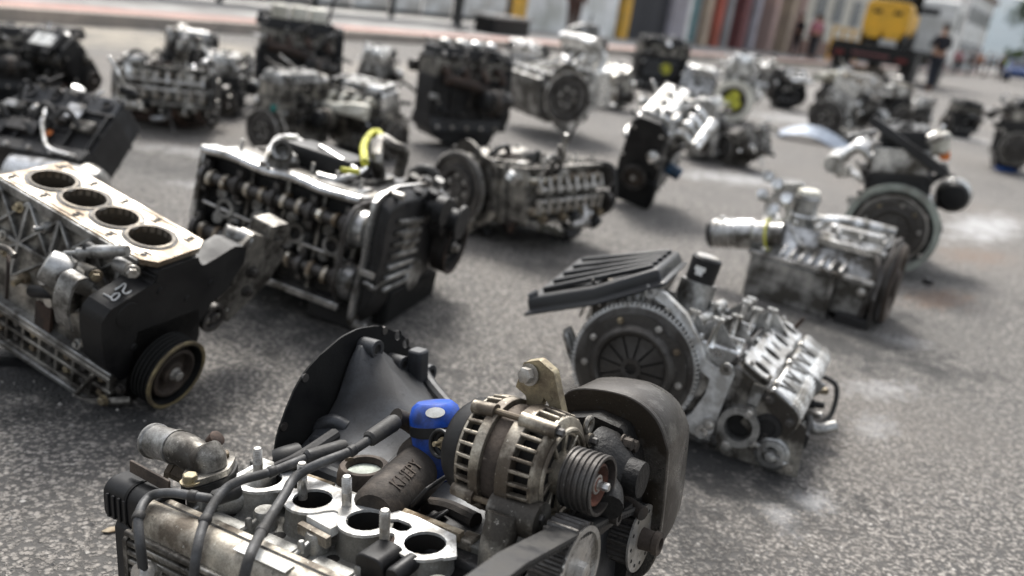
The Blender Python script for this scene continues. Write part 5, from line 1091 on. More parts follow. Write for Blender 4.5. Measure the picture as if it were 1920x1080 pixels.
# ---------------------------------------------------------------- 3: twin cam engine with open camshafts
def twincam():
    e = Eng('car_engine', 'engine lying with two bare camshafts and rows of cam lobes showing beside the numbered block', 'engine', [[.9569, .118, -.2654], [-.2733, .0567, -.9602], [-.0983, .9914, .0866]], (-.8382, 2.2039, .3299), 1.12, 'second hand engines set out on the road')
    P = e.P; pt = e.pt
    hd = P('cylinder_head', MB().box(-.035, .385, -.195, .062, -.14, -.045), 'alu_dirty', bevel=.004)
    # rim of the cam box
    P('cam_rail', MB().tube([(-.035, .058, -.005), (.05, .064, -.002), (.14, .058, 0), (.22, .063, -.002), (.30, .058, 0), (.39, .062, -.004)], .011, 8, 6), 'alu_clean', hd); P('cam_rail', MB().box(-.04, .39, .050, .066, -.06, -.006), 'alu', hd, .003)
    P('cam_rail', MB().box(-.042, -.028, -.195, .062, -.06, -.004), 'alu', hd, .003); P('cam_rail', MB().box(-.04, .39, -.21, -.192, -.06, -.004), 'alu', hd, .003)
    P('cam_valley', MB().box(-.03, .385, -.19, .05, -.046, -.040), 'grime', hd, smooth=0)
    for y, ph in ((0, .4), (-.13, 1.6)): camshaft(e, (-.025, y, -.004), (.375, y, -.004), 4, .0145, .026, hd, Z, ph=ph)
    for i in range(4):
        x = .045+i*.098; P('plug_tube', MB().lathe((x, -.066, -.045), Z, [(0, .030), (.030, .026), (.034, .024), (.034, .015), (.0, .014)], 24), 'alu_dull', hd); P('plug_hole', MB().lathe((x, -.066, -.02), Z, [(0, .0142), (.0005, .0142)], 20), 'hole', hd)
        for dx in (-.022, .022):
            for y in (-.035, -.098): P('bucket', MB().lathe((x+dx, y, -.045), Z, [(0, .0155), (.022, .0155), (.024, .013)], 18), 'alu_dull', hd)
        P('bridge', MB().bar((x+.049, -.19, -.035), (x+.049, .05, -.035), .010, .02, Z), 'alu_dirty', hd, .002)
    P('oil_rail', MB().cyl((-.02, -.068, -.018), (.14, -.078, -.016), .0045, n=10).cyl((.2, -.085, -.018), (.36, -.088, -.018), .0045, n=10), 'steel', hd)
    # chain, sprockets
    for y in (0, -.13):
        sp = P('cam_sprocket', MB().lathe((.388, y, -.006), X, [(0, .046), (.008, .050), (.010, .043), (.034, .043), (.040, .034), (.042, .018)], 40), 'alu'); P('sprocket_teeth', MB().gear((.390, y, -.006), X, .04, .047, .053, .007, 36), 'steel_dark', sp, smooth=0); P('bolt', MB().bolt((.430, y, -.006), X, .012, .010), 'steel', sp)
    P('timing_chain', MB().tube([(.394, -.18, .01), (.394, -.13, .05), (.394, -.065, .046), (.394, 0, .05), (.394, .045, .02), (.394, .052, -.05), (.394, .02, -.2)], .0065, 8, 6), 'steel_dark')
    # gasket flange of the timing case seen on edge, and the case behind
    fp = [(.092, .0), (.075, .028), (.0, .035), (-.06, .02), (-.14, .03), (-.215, .022), (-.245, -.02), (-.24, -.40), (.05, -.42), (.10, -.25), (.105, -.08)]
    fl = P('case_flange', MB().prism(fp, (.432, 0, 0), Y, Z, .010), 'alu', bevel=.002)
    P('timing_case', MB().rings([[(x, y*sx-.0*(1-sx), z*sx-.03*(1-sx)) for y, z in [(a[0], a[1]-.02) for a in fp]] for x, sx in ((.442, .92), (.455, .86), (.468, .72))]), 'iron_dark', fl, .004)
    for i in range(7): P('case_rib', MB().bar((.470, .03-.028*i, -.05), (.470, .02-.026*i, -.20), .012, .014, X), 'alu_dull', fl, .003)
    P('case_boss', MB().lathe((.46, -.02, -.15), X, [(0, .05), (.012, .046), (.014, .03)], 28), 'alu_dirty', fl); P('case_boss', MB().lathe((.46, -.13, -.22), X, [(0, .045), (.016, .04), (.018, .02)], 28), 'alu_dull', fl)
    P('water_pump', MB().lathe((.47, .02, -.30), X, [(0, .055), (.03, .05), (.032, .03), (.06, .028), (.062, .045), (.07, .045)], 28), 'iron_dark', fl); P('idler', MB().lathe((.48, .055, -.20), X, [(0, .02), (.02, .02), (.022, .036), (.045, .036), (.046, .012)], 28), 'black_plastic', fl)
    P('lower_shield', MB().box(.442, .475, -.245, -.15, -.40, -.10), 'black_matte', fl, .008)
    for y, z in ((.09, -.05), (-.09, .02), (-.22, .0), (-.235, -.15), (-.235, -.3)): P('bolt', MB().bolt((.44, y, z), X, .009, .03), 'steel', fl)
    P('stay_clip', MB().bar((.45, -.11, .02), (.47, -.125, .0), .012, .012, Z).bar((.47, -.125, 0), (.49, -.10, -.02), .01, .014, Z), 'alu', fl, .003)
    pulley(e, (.515, -.066, -.374), X, .075, .042, 5, 'steel_dark', 'black_matte', None, 'rust'); P('crank_nose', MB().cyl((.44, -.066, -.374), (.5, -.066, -.374), .035, n=20), 'steel_dark')
    # block and sump behind
    blk = P('engine_block', MB().box(-.03, .432, -.20, .055, -.36, -.142), 'iron_dark', bevel=.004); P('sump', MB().box(-.02, .425, -.185, .045, -.50, -.36), 'oil_pan_black', blk, .012)
    for i in range(5): P('rib', MB().box(.0+i*.1, .012+i*.1, .054, .068, -.35, -.15), 'alu_dirty', blk, .002)
    # things on the upper side
    y0 = .075
    P('lift_bracket', MB().tube([pt(492, 308, 'y', y0), pt(505, 285, 'y', y0+.02), pt(523, 259, 'y', y0+.02), pt(556, 258, 'y', y0+.02)], .009, 8, 4), 'alu_clean')
    P('round_outlet', MB().pipe(pt(532, 300, 'y', y0), pt(528, 280, 'y', y0+.04), .024, .015, 20, .02), 'alu_dull'); P('outlet_plate', MB().tube([pt(508, 305, 'y', y0), pt(545, 305, 'y', y0)], .028, 10, 1), 'alu_dull')
    P('rail_pipe', MB().tube([pt(560, 262, 'y', y0+.03), pt(600, 285, 'y', y0+.03), pt(660, 325, 'y', y0+.02)], .006, 8, 4), 'steel'); P('rail_pipe', MB().tube([pt(600, 275, 'y', y0+.05), pt(640, 300, 'y', y0+.04), pt(668, 318, 'y', y0+.03)], .006, 8, 4), 'alu_clean')
    P('side_plate', MB().rbox(.12, .30, .07, .12, -.22, -.10, .01, 'x'), 'black_plastic', blk, .004)
    P('hook_pipe', MB().tube([pt(594, 328, 'y', y0), pt(630, 336, 'y', y0), pt(665, 328, 'y', y0+.02), pt(684, 316, 'y', y0+.03)], .008, 8, 5), 'alu_clean')
    yc = P('yellow_strap', MB().tube([pt(684, 305, 'y', .13), pt(682, 275, 'y', .13), pt(692, 255, 'y', .14), pt(706, 247, 'y', .15), pt(716, 256, 'y', .15), pt(720, 262, 'y', .15)], .010, 8, 5), 'yellow_paint'); P('yellow_strap', MB().bar(pt(640, 318, 'y', .12), pt(672, 322, 'y', .12), .014, .010, Y), 'yellow_paint')
    mb_ = P('engine_mount', MB().tube([pt(712, 330, 'y', .07), pt(706, 295, 'y', .12), pt(716, 262, 'y', .15), pt(740, 275, 'y', .15), pt(756, 285, 'y', .14), pt(748, 325, 'y', .07)], .017, 10, 5), 'alu_dirty'); P('mount_stay', MB().bar(pt(690, 330, 'y', .06), pt(700, 268, 'y', .13), .02, .03, Z), 'iron_dark', mb_, .004)
    for px, py in ((765, 345), (790, 350), (812, 352), (800, 375), (770, 372)): P('fitting', MB().lathe(pt(px, py+12, 'y', .05), (0.3, 1, .3), [(-.04, .02), (.02, .02), (.022, .014), (.05, .013)], 16), random.Random(px).choice(('alu_dull', 'black_plastic', 'iron_dark')), blk)
    P('hose', MB().tube([pt(775, 325, 'y', .06), pt(795, 318, 'y', .1), pt(815, 330, 'y', .09), pt(825, 360, 'y', .03)], .016, 12, 5), 'rubber', blk)
    P('head_top_plate', MB().box(.0, .36, .062, .070, -.13, -.02), 'alu', hd, .002)
    for i in range(6): P('stud', MB().cyl((.02+i*.066, .065, -.075), (.02+i*.066, .095, -.075), .005, n=8), 'steel', hd)
    P('foot', MB().box(.30, .43, -.255, -.19, -.10, -.03), 'iron_dark', blk, .006); P('foot', MB().box(.0, .2, -.315, -.19, -.46, -.16), 'iron_dark', blk, .01)
    return e
# ---------------------------------------------------------------- 4: clean aluminium engine with clutch and black sump
def clutch_engine():
    e = Eng('car_engine', 'bright aluminium engine with its clutch and toothed flywheel showing and a ribbed black sump', 'engine', [[.3572, -.9297, .0895], [.9279, .3642, .0799], [-.1068, .0546, .9928]], (.2896, 1.7594, .1517), 1.05, 'second hand engines set out on the road')
    P = e.P; pt = e.pt
    clutch(e, (0, 0, 0), -X, .136, 'gasket_face', 'clutch', 12)
    P('crank_boss', MB().cyl((.01, 0, 0), (.07, 0, 0), .05, n=24), 'iron_dark')
    # bell flange around the flywheel
    out = [(1218, 530), (1250, 548), (1290, 588), (1316, 640), (1325, 672), (1345, 690), (1372, 683), (1378, 702), (1355, 760), (1340, 805), (1316, 818), (1292, 800), (1255, 775)]
    q = [pt(x_, y_, 'x', .05) for x_, y_ in out]; inn = [pt(x_, y_, 'x', .05) for x_, y_ in ((1262, 790), (1300, 770), (1325, 735), (1334, 706), (1316, 690), (1308, 655), (1285, 607), (1250, 570), (1212, 545))]
    fl = P('bell_flange', MB().prism([(p_.y, p_.z) for p_ in q+inn], (.030, 0, 0), Y, Z, .026), 'gasket_face', bevel=.002)
    for px, py in ((1220, 548), (1362, 692), (1316, 808)): p_ = pt(px, py, 'x', .0295); P('bolt_hole', MB().lathe(p_, -X, [(0, .014), (.004, .013), (.004, .006), (0, .006)], 18), 'alu_clean', fl)
    q2 = [pt(x_, y_, 'x', .03) for x_, y_ in ((1055, 618), (1068, 612), (1080, 640), (1084, 690), (1074, 690), (1062, 660))]
    P('side_lug', MB().prism([(p_.y, p_.z) for p_ in q2], (.03, 0, 0), Y, Z, .012), 'alu_dull', fl, .003); P('sensor', MB().cyl(pt(1060, 625, 'x', .025), pt(1070, 660, 'x', .025), .008, n=12), 'alu', fl)
    # block
    blk = P('engine_block', MB().hexa([(x, y, z) for z, ys in ((-.12, (-.20, .10)), (.095, (-.20, .05))) for y in ys for x in (.06, .40)]), 'alu_clean', bevel=.006)
    P('bell_neck', MB().rings([[(.058, .140*math.cos(a), .0+.135*math.sin(a)) for a in [2*math.pi*i/32 for i in range(32)]], [(.12, -.03+.12*math.cos(a), .0+.10*math.sin(a)) for a in [2*math.pi*i/32 for i in range(32)]]]), 'alu', blk, smooth=50)
    zt = .095
    for i in range(4):
        x = .10+i*.085; P('step', MB().box(x-.004, x+.004, -.20, .04, zt, zt+.018), 'alu_clean', blk, .002)
    P('step', MB().box(.06, .40, -.12, -.108, zt, zt+.012), 'alu_clean', blk, .002); P('step', MB().box(.07, .40, -.165, -.13, zt, zt+.008), 'alu', blk, .003)
    # mounting posts with webs
    for i, (px, py) in enumerate(((1303, 582), (1340, 566), (1384, 590), (1402, 563), (1422, 577), (1345, 600), (1450, 578), (1415, 552))):
        h_ = .055; p_ = pt(px, py, 'z', zt+h_); p_.x = min(max(p_.x, .07), .40)
        po = P('mount_post', MB().lathe((p_.x, p_.y, zt-.01), Z, [(0, .014), (.02, .008), (h_, .007), (h_+.002, .0125), (h_+.009, .0125), (h_+.009, .005), (h_, .004)], 18), 'alu_clean', blk)
        for dx, dy in ((.05, 0), (-.05, 0), (0, .05), (0, -.05)): P('web', MB().prism([(0, 0), (.055, 0), (.008, h_*.85), (0, h_*.85)], (p_.x, p_.y, zt), V((dx, dy, 0)).normalized(), Z, .004), 'alu_dull', po, .001)
    P('recess_shade', MB().box(.08, .39, -.185, .03, zt+.001, zt+.006), 'grime', blk, .001)  # raised dark sheet: shade between the posts put into its colour
    P('oil_gallery', MB().tube([(.10, -.09, zt+.02), (.22, -.10, zt+.022), (.36, -.105, zt+.02)], .016, 14, 5), 'alu_clean', blk)
    # oil filter with its seat
    fa, fb = pt(1311, 528, 'x', .22), pt(1328, 482, 'x', .22)
    of = P('oil_filter', MB().lathe(fa, fb-fa, [(0, .030), (.004, .0335), ((fb-fa).length*.92, .0345), ((fb-fa).length, .030), ((fb-fa).length+.001, .02)], 36), 'black_plastic'); P('filter_base', MB().lathe(fa, fa-fb, [(0, .030), (.012, .030), (.03, .042), (.06, .045)], 28), 'alu_clean', of)
    P('top_plate', MB().lathe(fb, fb-fa, [(.0005, .027), (.003, .025)], 28), 'steel', of)
    ua = (e.inv.to_3x3() @ CR).normalized()
    nl = (e.inv.to_3x3() @ (CP-e.w(*fa))).normalized(); fd = (fb-fa).normalized(); nl = (nl-fd*nl.dot(fd)).normalized(); va = nl.cross(ua)
    for k, wv in ((.62, .012), (.45, .008)): P('print_patch', MB().prism([(-wv, -.005), (wv, -.005), (wv, .005), (-wv, .005)], fa+(fb-fa)*k+nl*.0335-ua*.008, fd.cross(nl), fd, .0015), 'white_label', of, smooth=0)
    P('filter_neck', MB().tube([fa, fa*.5+V((.21, fa.y, zt))*.5, V((.2, fa.y-.01, zt-.03))], .042, 20, 5), 'alu_dull', blk); P('neck_flange', MB().rbox(.10, .27, fa.y-.06, fa.y+.05, zt-.01, zt+.02, .02), 'alu_clean', blk, .006)
    # black ribbed sump, tray turned up
    cor = [pt(985, 560, 'x', .03), pt(1110, 540, 'x', .03), pt(1236, 503, 'x', .03), pt(1276, 470, 'x', .33), pt(1170, 474, 'x', .33), pt(1085, 483, 'x', .33)]
    ctr = sum(cor, V((0, 0, 0)))/6; nrm = (cor[1]-cor[0]).cross(cor[3]-cor[0]).normalized()
    if nrm.z < 0: nrm = -nrm
    lip = [c_+(c_-ctr)*.06-nrm*.030 for c_ in cor]; mid = [c_+(c_-ctr)*.0-nrm*.030 for c_ in cor]
    pan = P('oil_pan', MB().rings([[c_-nrm*.008 for c_ in lip], lip, mid, [c_-nrm*.008-(c_-ctr)*.01 for c_ in cor], [c_-(c_-ctr)*.04 for c_ in cor]]), 'oil_pan_black', bevel=.006)
    for k in range(5):
        t = .12+k*.19; a = cor[0].lerp(cor[5], min(t, 1)); b_ = cor[2].lerp(cor[3], min(t, 1)); b_ = b_+(a-b_)*.06; a = a+(b_-a)*.10
        P('sump_rib', MB().bar(a+nrm*.003, b_+nrm*.003, .016, .012, nrm), 'oil_pan_black', pan, .003)
    P('drain_boss', MB().lathe(pt(1003, 556, 'x', .05), (-.2, .6, -.5), [(-.01, .014), (.012, .013), (.014, .008)], 14), 'oil_pan_black', pan)
    0 and P('tip', MB().hexa([lip[0]+V((0, .06, -.012)), lip[0]+V((0, .062, -.016)), lip[0]+V((.03, 0, 0)), lip[0]+V((.03, 0, -.01)), lip[0]+V((0, .05, -.008)), lip[0]+V((0, .05, -.012)), lip[0]+V((-.03, -.03, .006)), lip[0]+V((-.03, -.03, -.008))]), 'oil_pan_black', pan)
    P('crankcase_skirt', MB().hexa([V((x, y, z)) for z, (ya, yb) in ((-.10, (.08, .12)), (.155, (.02, .14))) for y in (ya, yb) for x in (.07, .38)]), 'alu', blk, .006)
    for i in range(9): P('skirt_rib', MB().bar((.065, .145-.016*i, .15), (.09, .16-.018*i, .05), .005, .02, X), 'alu_clean', blk, .001)
    # head and intake face, in their own sloping frame: a along the ports, b towards the cover, n out of the face
    pc = [pt(x_, y_, 'z', z_) for (x_, y_), z_ in zip(((1430, 691), (1451, 666), (1466, 642), (1482, 618)), (.069, .080, .090, .100))]
    fa_ = (pc[3]-pc[0]).normalized(); fb_ = V((0, -.92, -.39)); fb_ = (fb_-fa_*fb_.dot(fa_)).normalized(); fn = fa_.cross(fb_)
    if fn.z < 0: fn = -fn
    FM = Matrix((fa_, fb_, fn)).transposed().to_4x4(); FM.translation = pc[0]; L3 = (pc[3]-pc[0]).length
    def H(nm, b, m_, par=None, bv=0, sm=35): return P(nm, b.xf(FM), m_, par, bv, sm)
    A0, A1 = -.048, L3+.052
    hd = H('cylinder_head', MB().box(A0+.004, A1-.004, -.05, .040, -.22, -.012), 'alu', None, .005); H('head_joint', MB().box(A0, A1, -.057, -.050, -.22, .002), 'steel_dark', hd, .001)
    poly = [(-.036, -.034), (-.015, -.042), (L3+.02, -.034), (L3+.038, -.008), (L3+.022, .030), (L3*.83, .024), (L3*.66, .030), (L3*.5, .024), (L3*.33, .030), (L3*.16, .024), (-.02, .030), (-.036, .01)]
    hs_ = [(L3*i/3, -.002, .0155, .0225) for i in range(4)]+[(L3*(i+.5)/3, -.004, .0085, .016) for i in range(3)]
    H('intake_face', MB().prism([(a[0]*.985, a[1]*.98) for a in poly], (0, 0, -.02), X, Y, .017, hs_), 'alu', hd, .002)
    H('intake_gasket', MB().prism(poly, (0, 0, -.0025), X, Y, .0035, hs_), 'gasket_face', hd, .0008, 0)
    for i in range(4): H('port_hole', MB().lathe((L3*i/3, -.002, -.0118), Z, [(0, .024), (.0006, .024)], 20), 'hole', hd)
    for i in range(3): H('port_divider', MB().lathe((L3*(i+.5)/3, -.004, -.0118), Z, [(0, .017), (.005, .016)], 16), 'alu_dull', hd)
    for k, (a, b_) in enumerate(((-.028, -.024), (L3+.03, .006), (L3*.5, -.036), (-.024, .022), (L3+.015, -.03))): H('stud', MB().cyl((a, b_, -.004), (a, b_, .035 if k == 1 else .010), .005, n=10), 'rust' if k == 1 else 'steel', hd)
    for i in range(4): H('bolt_tab', MB().lathe((L3*i/3+.02, -.046, -.012), Z, [(0, .011), (.010, .010), (.010, .005), (.004, .004)], 16), 'alu_clean', hd)
    prv = [(.038, .0), (.046, .004), (.075, .003), (.100, .001), (.116, -.004), (.124, -.014), (.128, -.03), (.130, -.17), (.115, -.20), (.038, -.21)]
    vc = H('valve_cover', MB().rings([[(x, y, z) for y, z in prv] for x in (A0, A1)]), 'alu_clean', None, .004)
    for k in range(5): y = .092+k*.0068; z = .003-(.0 if k < 2 else .0022*(k-1)**1.6); H('ridge', MB().rbox(A0-.002, A1+.002, y-.002, y+.002, z-.006, z+.002, .0015, 'x'), 'alu_clean', vc)
    for i in range(5): H('stamp', MB().bar((A0+.03+i*.065, .046, .0055), (A0+.06+i*.065, .084, .0045), .0022, .003, Z), 'alu_dull', vc); H('stamp', MB().bar((A0+.06+i*.065, .046, .0055), (A0+.062+i*.065, .084, .0045), .0022, .003, Z), 'alu_dull', vc)
    H('end_cover', MB().prism([(y*.97+.002, z-.006) for y, z in prv], (A0-.006, 0, 0), Y, Z, .006), 'alu_dirty', vc, .002)
    for y_, z_ in ((.05, -.02), (.11, -.03), (.115, -.10), (.06, -.15), (.05, -.08)): H('bolt', MB().bolt((A0-.006, y_, z_), -X, .008, .007), 'steel_dark', vc)
    H('end_boss', MB().lathe((A0-.004, .085, -.07), -X, [(0, .030), (.008, .028), (.009, .018), (.004, .016)], 28), 'iron_dark', vc)
    H('cover_split', MB().box(L3*.48, L3*.48+.006, .036, .1315, -.2, .0062), 'alu_dull', vc, .002)
    for i in range(3): H('cover_bolt', MB().bolt((A0+.02+i*.15, .04, .003), Z, .007, .006), 'steel', vc)
    # dark end face with outlet, plug and cam cap
    P('end_plate', MB().prism([(-.372, -.012), (-.31, .018), (-.22, .045), (-.205, -.10), (-.25, -.15), (-.365, -.155), (-.385, -.12)], (.052, 0, 0), Y, Z, .014), 'alu_dirty', hd, .006)
    c = pt(1385, 800, 'x', .03); th = P('water_outlet', MB().lathe((.06, c.y, c.z), -X, [(0, .042), (.028, .040), (.03, .043), (.040, .043), (.040, .029), (.005, .027), (.004, .002)], 36), 'alu_dull', hd); P('outlet_dark', MB().lathe((.05, c.y, c.z), -X, [(0, .0275), (.001, .0275)], 24), 'grime', th)
    for px, py in ((1405, 775), (1362, 832), (1330, 795)): p_ = pt(px, py, 'x', .025); P('flange_lug', MB().cyl((.045, p_.y, p_.z), (.022, p_.y, p_.z), .013, n=16), 'alu_dull', th); P('bolt', MB().bolt((.022, p_.y, p_.z), -X, .007, .006), 'steel', th)
    c = pt(1445, 855, 'x', .025); cc = P('cam_cap', MB().lathe((.06, c.y, c.z), -X, [(0, .036), (.02, .036), (.024, .030), (.030, .028), (.032, .018), (.022, .016), (.022, .012), (.05, .011), (.052, .008)], 32), 'alu_dull', hd)
    P('cap_bar', MB().bar((.04, c.y+.045, c.z+.012), (.04, c.y-.04, c.z-.014), .012, .02, X), 'alu', cc, .003)
    for dy, dz in ((.045, .012), (-.04, -.014)): P('bolt', MB().bolt((.03, c.y+dy, c.z+dz), -X, .008, .006), 'steel', cc)
    c = pt(1434, 820, 'x', .04); P('core_plug', MB().lathe((.056, c.y, c.z), -X, [(0, .022), (.012, .020), (.012, .012), (.005, .010)], 24), 'iron_dark', hd); P('plug_bolt', MB().bolt((.048, c.y, c.z), -X, .008, .006), 'steel_dark', hd)
    P('outlet_arm', MB().bar(pt(1410, 760, 'x', .045), pt(1425, 720, 'x', .05), .026, .02, X), 'alu_dull', hd, .004)
    # far end fittings past the cover
    y0 = -.362
    P('wire_loop', MB().tube([(.36, y0, .03), (.38, y0-.05, .01), (.36, y0-.06, -.05), (.32, y0-.04, -.08)], .006, 8, 6), 'rubber')
    for i, (x, z) in enumerate(((.30, .0), (.25, -.02), (.20, -.03))): P('injector', MB().lathe((x, y0+.015, z), (0, -1, .25), [(0, .011), (.03, .011), (.032, .008), (.05, .008), (.052, .004)], 12), ('zinc', 'black_plastic', 'alu')[i])
    P('hose_stub', MB().tube([(.22, y0, -.05), (.23, y0-.035, -.06), (.25, y0-.07, -.045)], .014, 12, 5), 'alu_dull'); P('wiring', MB().tube([(.16, y0-.01, -.02), (.12, y0-.015, -.03), (.085, y0+.0, -.045)], .009, 8, 5), 'black_plastic'); P('connector', MB().rbox(.07, .12, y0-.02, y0+.01, -.06, -.03, .006, 'x'), 'black_plastic')
    # undersides
    P('lower_cover', MB().rbox(.07, .40, -.39, -.21, -.155, -.12, .015, 'x'), 'black_plastic', bevel=.004)
    for z in (-.10, -.07, -.04): P('cooling_fin', MB().box(.06, .30, -.20, -.192, z-.003, z+.003), 'alu_dull', blk, .001)
    P('starter_motor', MB().lathe((.06, -.155, -.06), X, [(0, .036), (.1, .038), (.11, .02)], 24), 'iron_dark')
    P('rest_foot', MB().box(.1, .38, .02, .10, -.175, -.11), 'iron_dark', blk, .006)
    return e
# ---------------------------------------------------------------- 5: grey gearbox-like engine with its sump to the viewer
def grey_engine():
    u = V((.86, -.5, 0)).normalized(); a = Matrix((u, V((-u.y, u.x, 0)), Z)).transposed()
    o_ = gnd(1388, 550)
    e = Eng('car_engine', 'pale aluminium engine lying with its big ribbed sump case towards the clutch engine', 'engine', a, o_, 1.0, 'second hand engines set out on the road'); P = e.P; pt = e.pt
    q = [pt(x_, y_, 'y', 0) for x_, y_ in ((1375, 492), (1600, 505), (1640, 612))]; Lx = .42; zt = .185
    pan = P('oil_pan', MB().rbox(0, .30, 0, .24, -.003, zt-.03, .02, 'z').rbox(.28, Lx, .03, .25, .02, zt-.02, .02, 'z'), 'alu_dull', bevel=.010)
    P('rail', MB().rbox(-.01, Lx+.01, -.008, .26, zt-.032, zt-.015, .015, 'z'), 'alu', pan, .003)
    P('corner_web', MB().box(.29, .302, -.004, .04, .0, zt-.03), 'alu', pan, .003)
    for i in range(7): P('rib', MB().bar((.10+i*.035, .0, zt-.015), (.11+i*.035, .09, zt+.03), .012, .016, Z), 'alu_clean', pan, .004)
    blk = P('engine_block', MB().hexa([(x, y, z) for z, (ya, yb) in ((zt-.02, (.03, .30)), (zt+.085, (.10, .30))) for y in (ya, yb) for x in (.06, Lx)]), 'alu', bevel=.006)
    for i in range(5): P('rib', MB().box(.10+i*.075, .112+i*.075, .09, .29, zt+.08, zt+.105), 'alu_clean', blk, .003)
    P('top_box', MB().rbox(.22, .40, .12, .26, zt+.08, zt+.115, .015), 'alu_clean', blk, .004); P('top_plate', MB().box(.20, Lx+.005, .06, .10, zt+.05, zt+.075), 'alu_clean', blk, .003)
    # rear plate seen on edge
    rp = [(.015, .0), (.25, .0), (.31, .08), (.32, .2), (.25, .29), (.12, .30), (.02, .22), (-.03, .12)]
    P('rear_plate', MB().prism(rp, (Lx+.012, 0, 0), Y, Z, .012), 'steel_dark', bevel=.002); fw = P('flywheel', MB().lathe((Lx+.026, .14, .15), X, [(0, .135), (.02, .14), (.03, .135), (.03, .11), (.02, .10), (.02, .05), (.035, .045)], 48), 'iron_brown'); P('ring_gear', MB().gear((Lx+.030, .14, .15), X, .134, .140, .145, .012, 84), 'steel_dark', fw, smooth=0)
    # starter motor along the top left
    c0, c1 = pt(1335, 437, 'y', .05), pt(1470, 440, 'y', .05); sm = P('starter_motor', MB().lathe(c0, c1-c0, [(0, .036), (.004, .052), (.03, .054), (.034, .050), (.10, .050), (.104, .055), (.16, .055), (.166, .048), ((c1-c0).length, .044)], 32), 'alu', bevel=.0); P('rear_cap', MB().lathe(c0, c0-c1, [(-.012, .053), (.004, .052), (.012, .04)], 28), 'iron_dark', sm)
    for i in range(6): P('fin', MB().lathe(c0+(c1-c0).normalized()*(.04+i*.018), c1-c0, [(0, .051), (.002, .055), (.006, .055), (.008, .051)], 28, False, False), 'alu_clean', sm)
    for i in range(5): P('lug', MB().lathe(c0+V((.03+.035*i, -.01, .05)), Z, [(0, .012), (.022, .011), (.023, .005)], 12), 'alu_clean', sm)
    P('yellow_mark', MB().ring(c0+(c1-c0)*.80, c1-c0, .0555, .004, 30, 6), 'yellow_paint', sm)
    P('mount_plate', MB().prism([(0, 0), (.17, -.02), (.19, .05), (.15, .14), (.10, .18), (.03, .16), (-.01, .08)], pt(1432, 420, 'y', .16), X, Z, .02, [(.05, .06, .022), (.12, .09, .018)]), 'alu_clean', bevel=.004)
    for px, py in ((1440, 330), (1458, 345), (1475, 372), (1430, 365), (1450, 395)): P('boss', MB().lathe(pt(px, py, 'y', .13), (0, -1, .4), [(-.02, .022), (.01, .02), (.012, .01)], 14), 'alu_clean')
    c = pt(1505, 408, 'y', .14); oc = P('filter_housing', MB().lathe(c, Z, [(-.03, .04), (.06, .040), (.062, .046), (.075, .046), (.085, .038), (.088, .02)], 30), 'alu_dull'); P('top_cap', MB().lathe(c+Z*.085, Z, [(0, .040), (.014, .038), (.02, .028)], 24), 'cream_white', oc); P('clamp', MB().ring(c+Z*.01, Z, .043, .006, 32, 8), 'alu_clean', oc)
    P('pipe', MB().tube([pt(1480, 420, 'y', .08), pt(1495, 450, 'y', .06), pt(1510, 465, 'y', .05)], .006, 8, 5), 'steel'); P('pipe', MB().tube([pt(1530, 410, 'y', .18), pt(1600, 415, 'y', .2), pt(1680, 435, 'y', .22)], .015, 10, 5), 'alu_clean')
    P('side_pipe', MB().tube([(Lx-.02, .06, zt+.06), (Lx+.005, .02, zt+.02), (Lx+.0, .01, .12), (Lx-.01, .02, .04)], .012, 10, 5), 'steel_dark'); P('bolt', MB().bolt((Lx-.03, .028, .12), -Y, .012, .01), 'steel')
    P('foot', MB().rbox(.33, .44, .0, .10, -.003, .035, .01, 'z'), 'iron_dark', pan, .004)
    return e
hero(); block29(); twincam(); clutch_engine(); grey_engine()
mat('chip', (.42, .40, .37), .85, 0, (.16, .15, .14), .5, 9, .2, 0)
# ================================================================== THE OTHER ENGINES ON THE ROAD
GP = 'second hand engines set out on the road'
def x_bar(e, h, p):
    e.P('diagonal_bar', MB().bar((-h-.05, -.16, .22), (-h+.02, .12, .40), .035, .03, X), 'iron_dark', bevel=.004); e.P('pale_arch', MB().lathe((-h-.03, 0, 0), -X, [(0, .172), (.035, .172), (.035, .148), (0, .148)], 40, False, False), 'pale_green')
    e.P('white_cap', MB().rbox(-h+.05, -h+.15, -.16, -.08, .28, .36, .02, 'x'), 'cream_white', bevel=.01); e.P('cap_band', MB().rbox(-h+.055, -h+.145, -.165, -.13, .26, .29, .01, 'x'), 'orange_paint')
engine('dark engine with a clutch disc in a pale arch behind the grey engine', (1545, 225, 1825, 512), 66, -8, 0, 'mixed', 'cover', 'flat', 'clutch', 'cover', ('runners', 'mount', 'alt'), .42, 11, GP, dict(cover='black_plastic', block='iron_dark'), extra=x_bar)
def g_bits(e, h, p):
    for i in range(4): e.P('yellow_plug', MB().lathe((-h+.11*(i+.5), -.085, .34), V((0, -.3, 1)), [(-.02, .016), (.004, .016), (.006, .01)], 14), 'zinc')
    e.P('bright_strut', MB().bar((-h+.02, .10, .12), (-h+.05, .10, .26), .02, .025, Y), 'alu_clean', bevel=.004); e.P('spike', MB().cyl((.1, .12, .2), (.14, .24, .24), .006, n=8), 'steel_dark')
engine('engine lying with a round brown flywheel and open valve gear behind the twin cam engine', (822, 212, 1142, 452), 50, 82, 0, 'dirty', 'valves', 'flat', 'flywheel', 'belt', (), .40, 12, GP, dict(block='alu_dirty', pan='pan_sheet'), extra=g_bits)
def h_bits(e, h, p): e.P('black_skirt', MB().rbox(h-.02, h+.06, -.13, .13, -.19, .0, .03, 'x'), 'black_matte', bevel=.01)
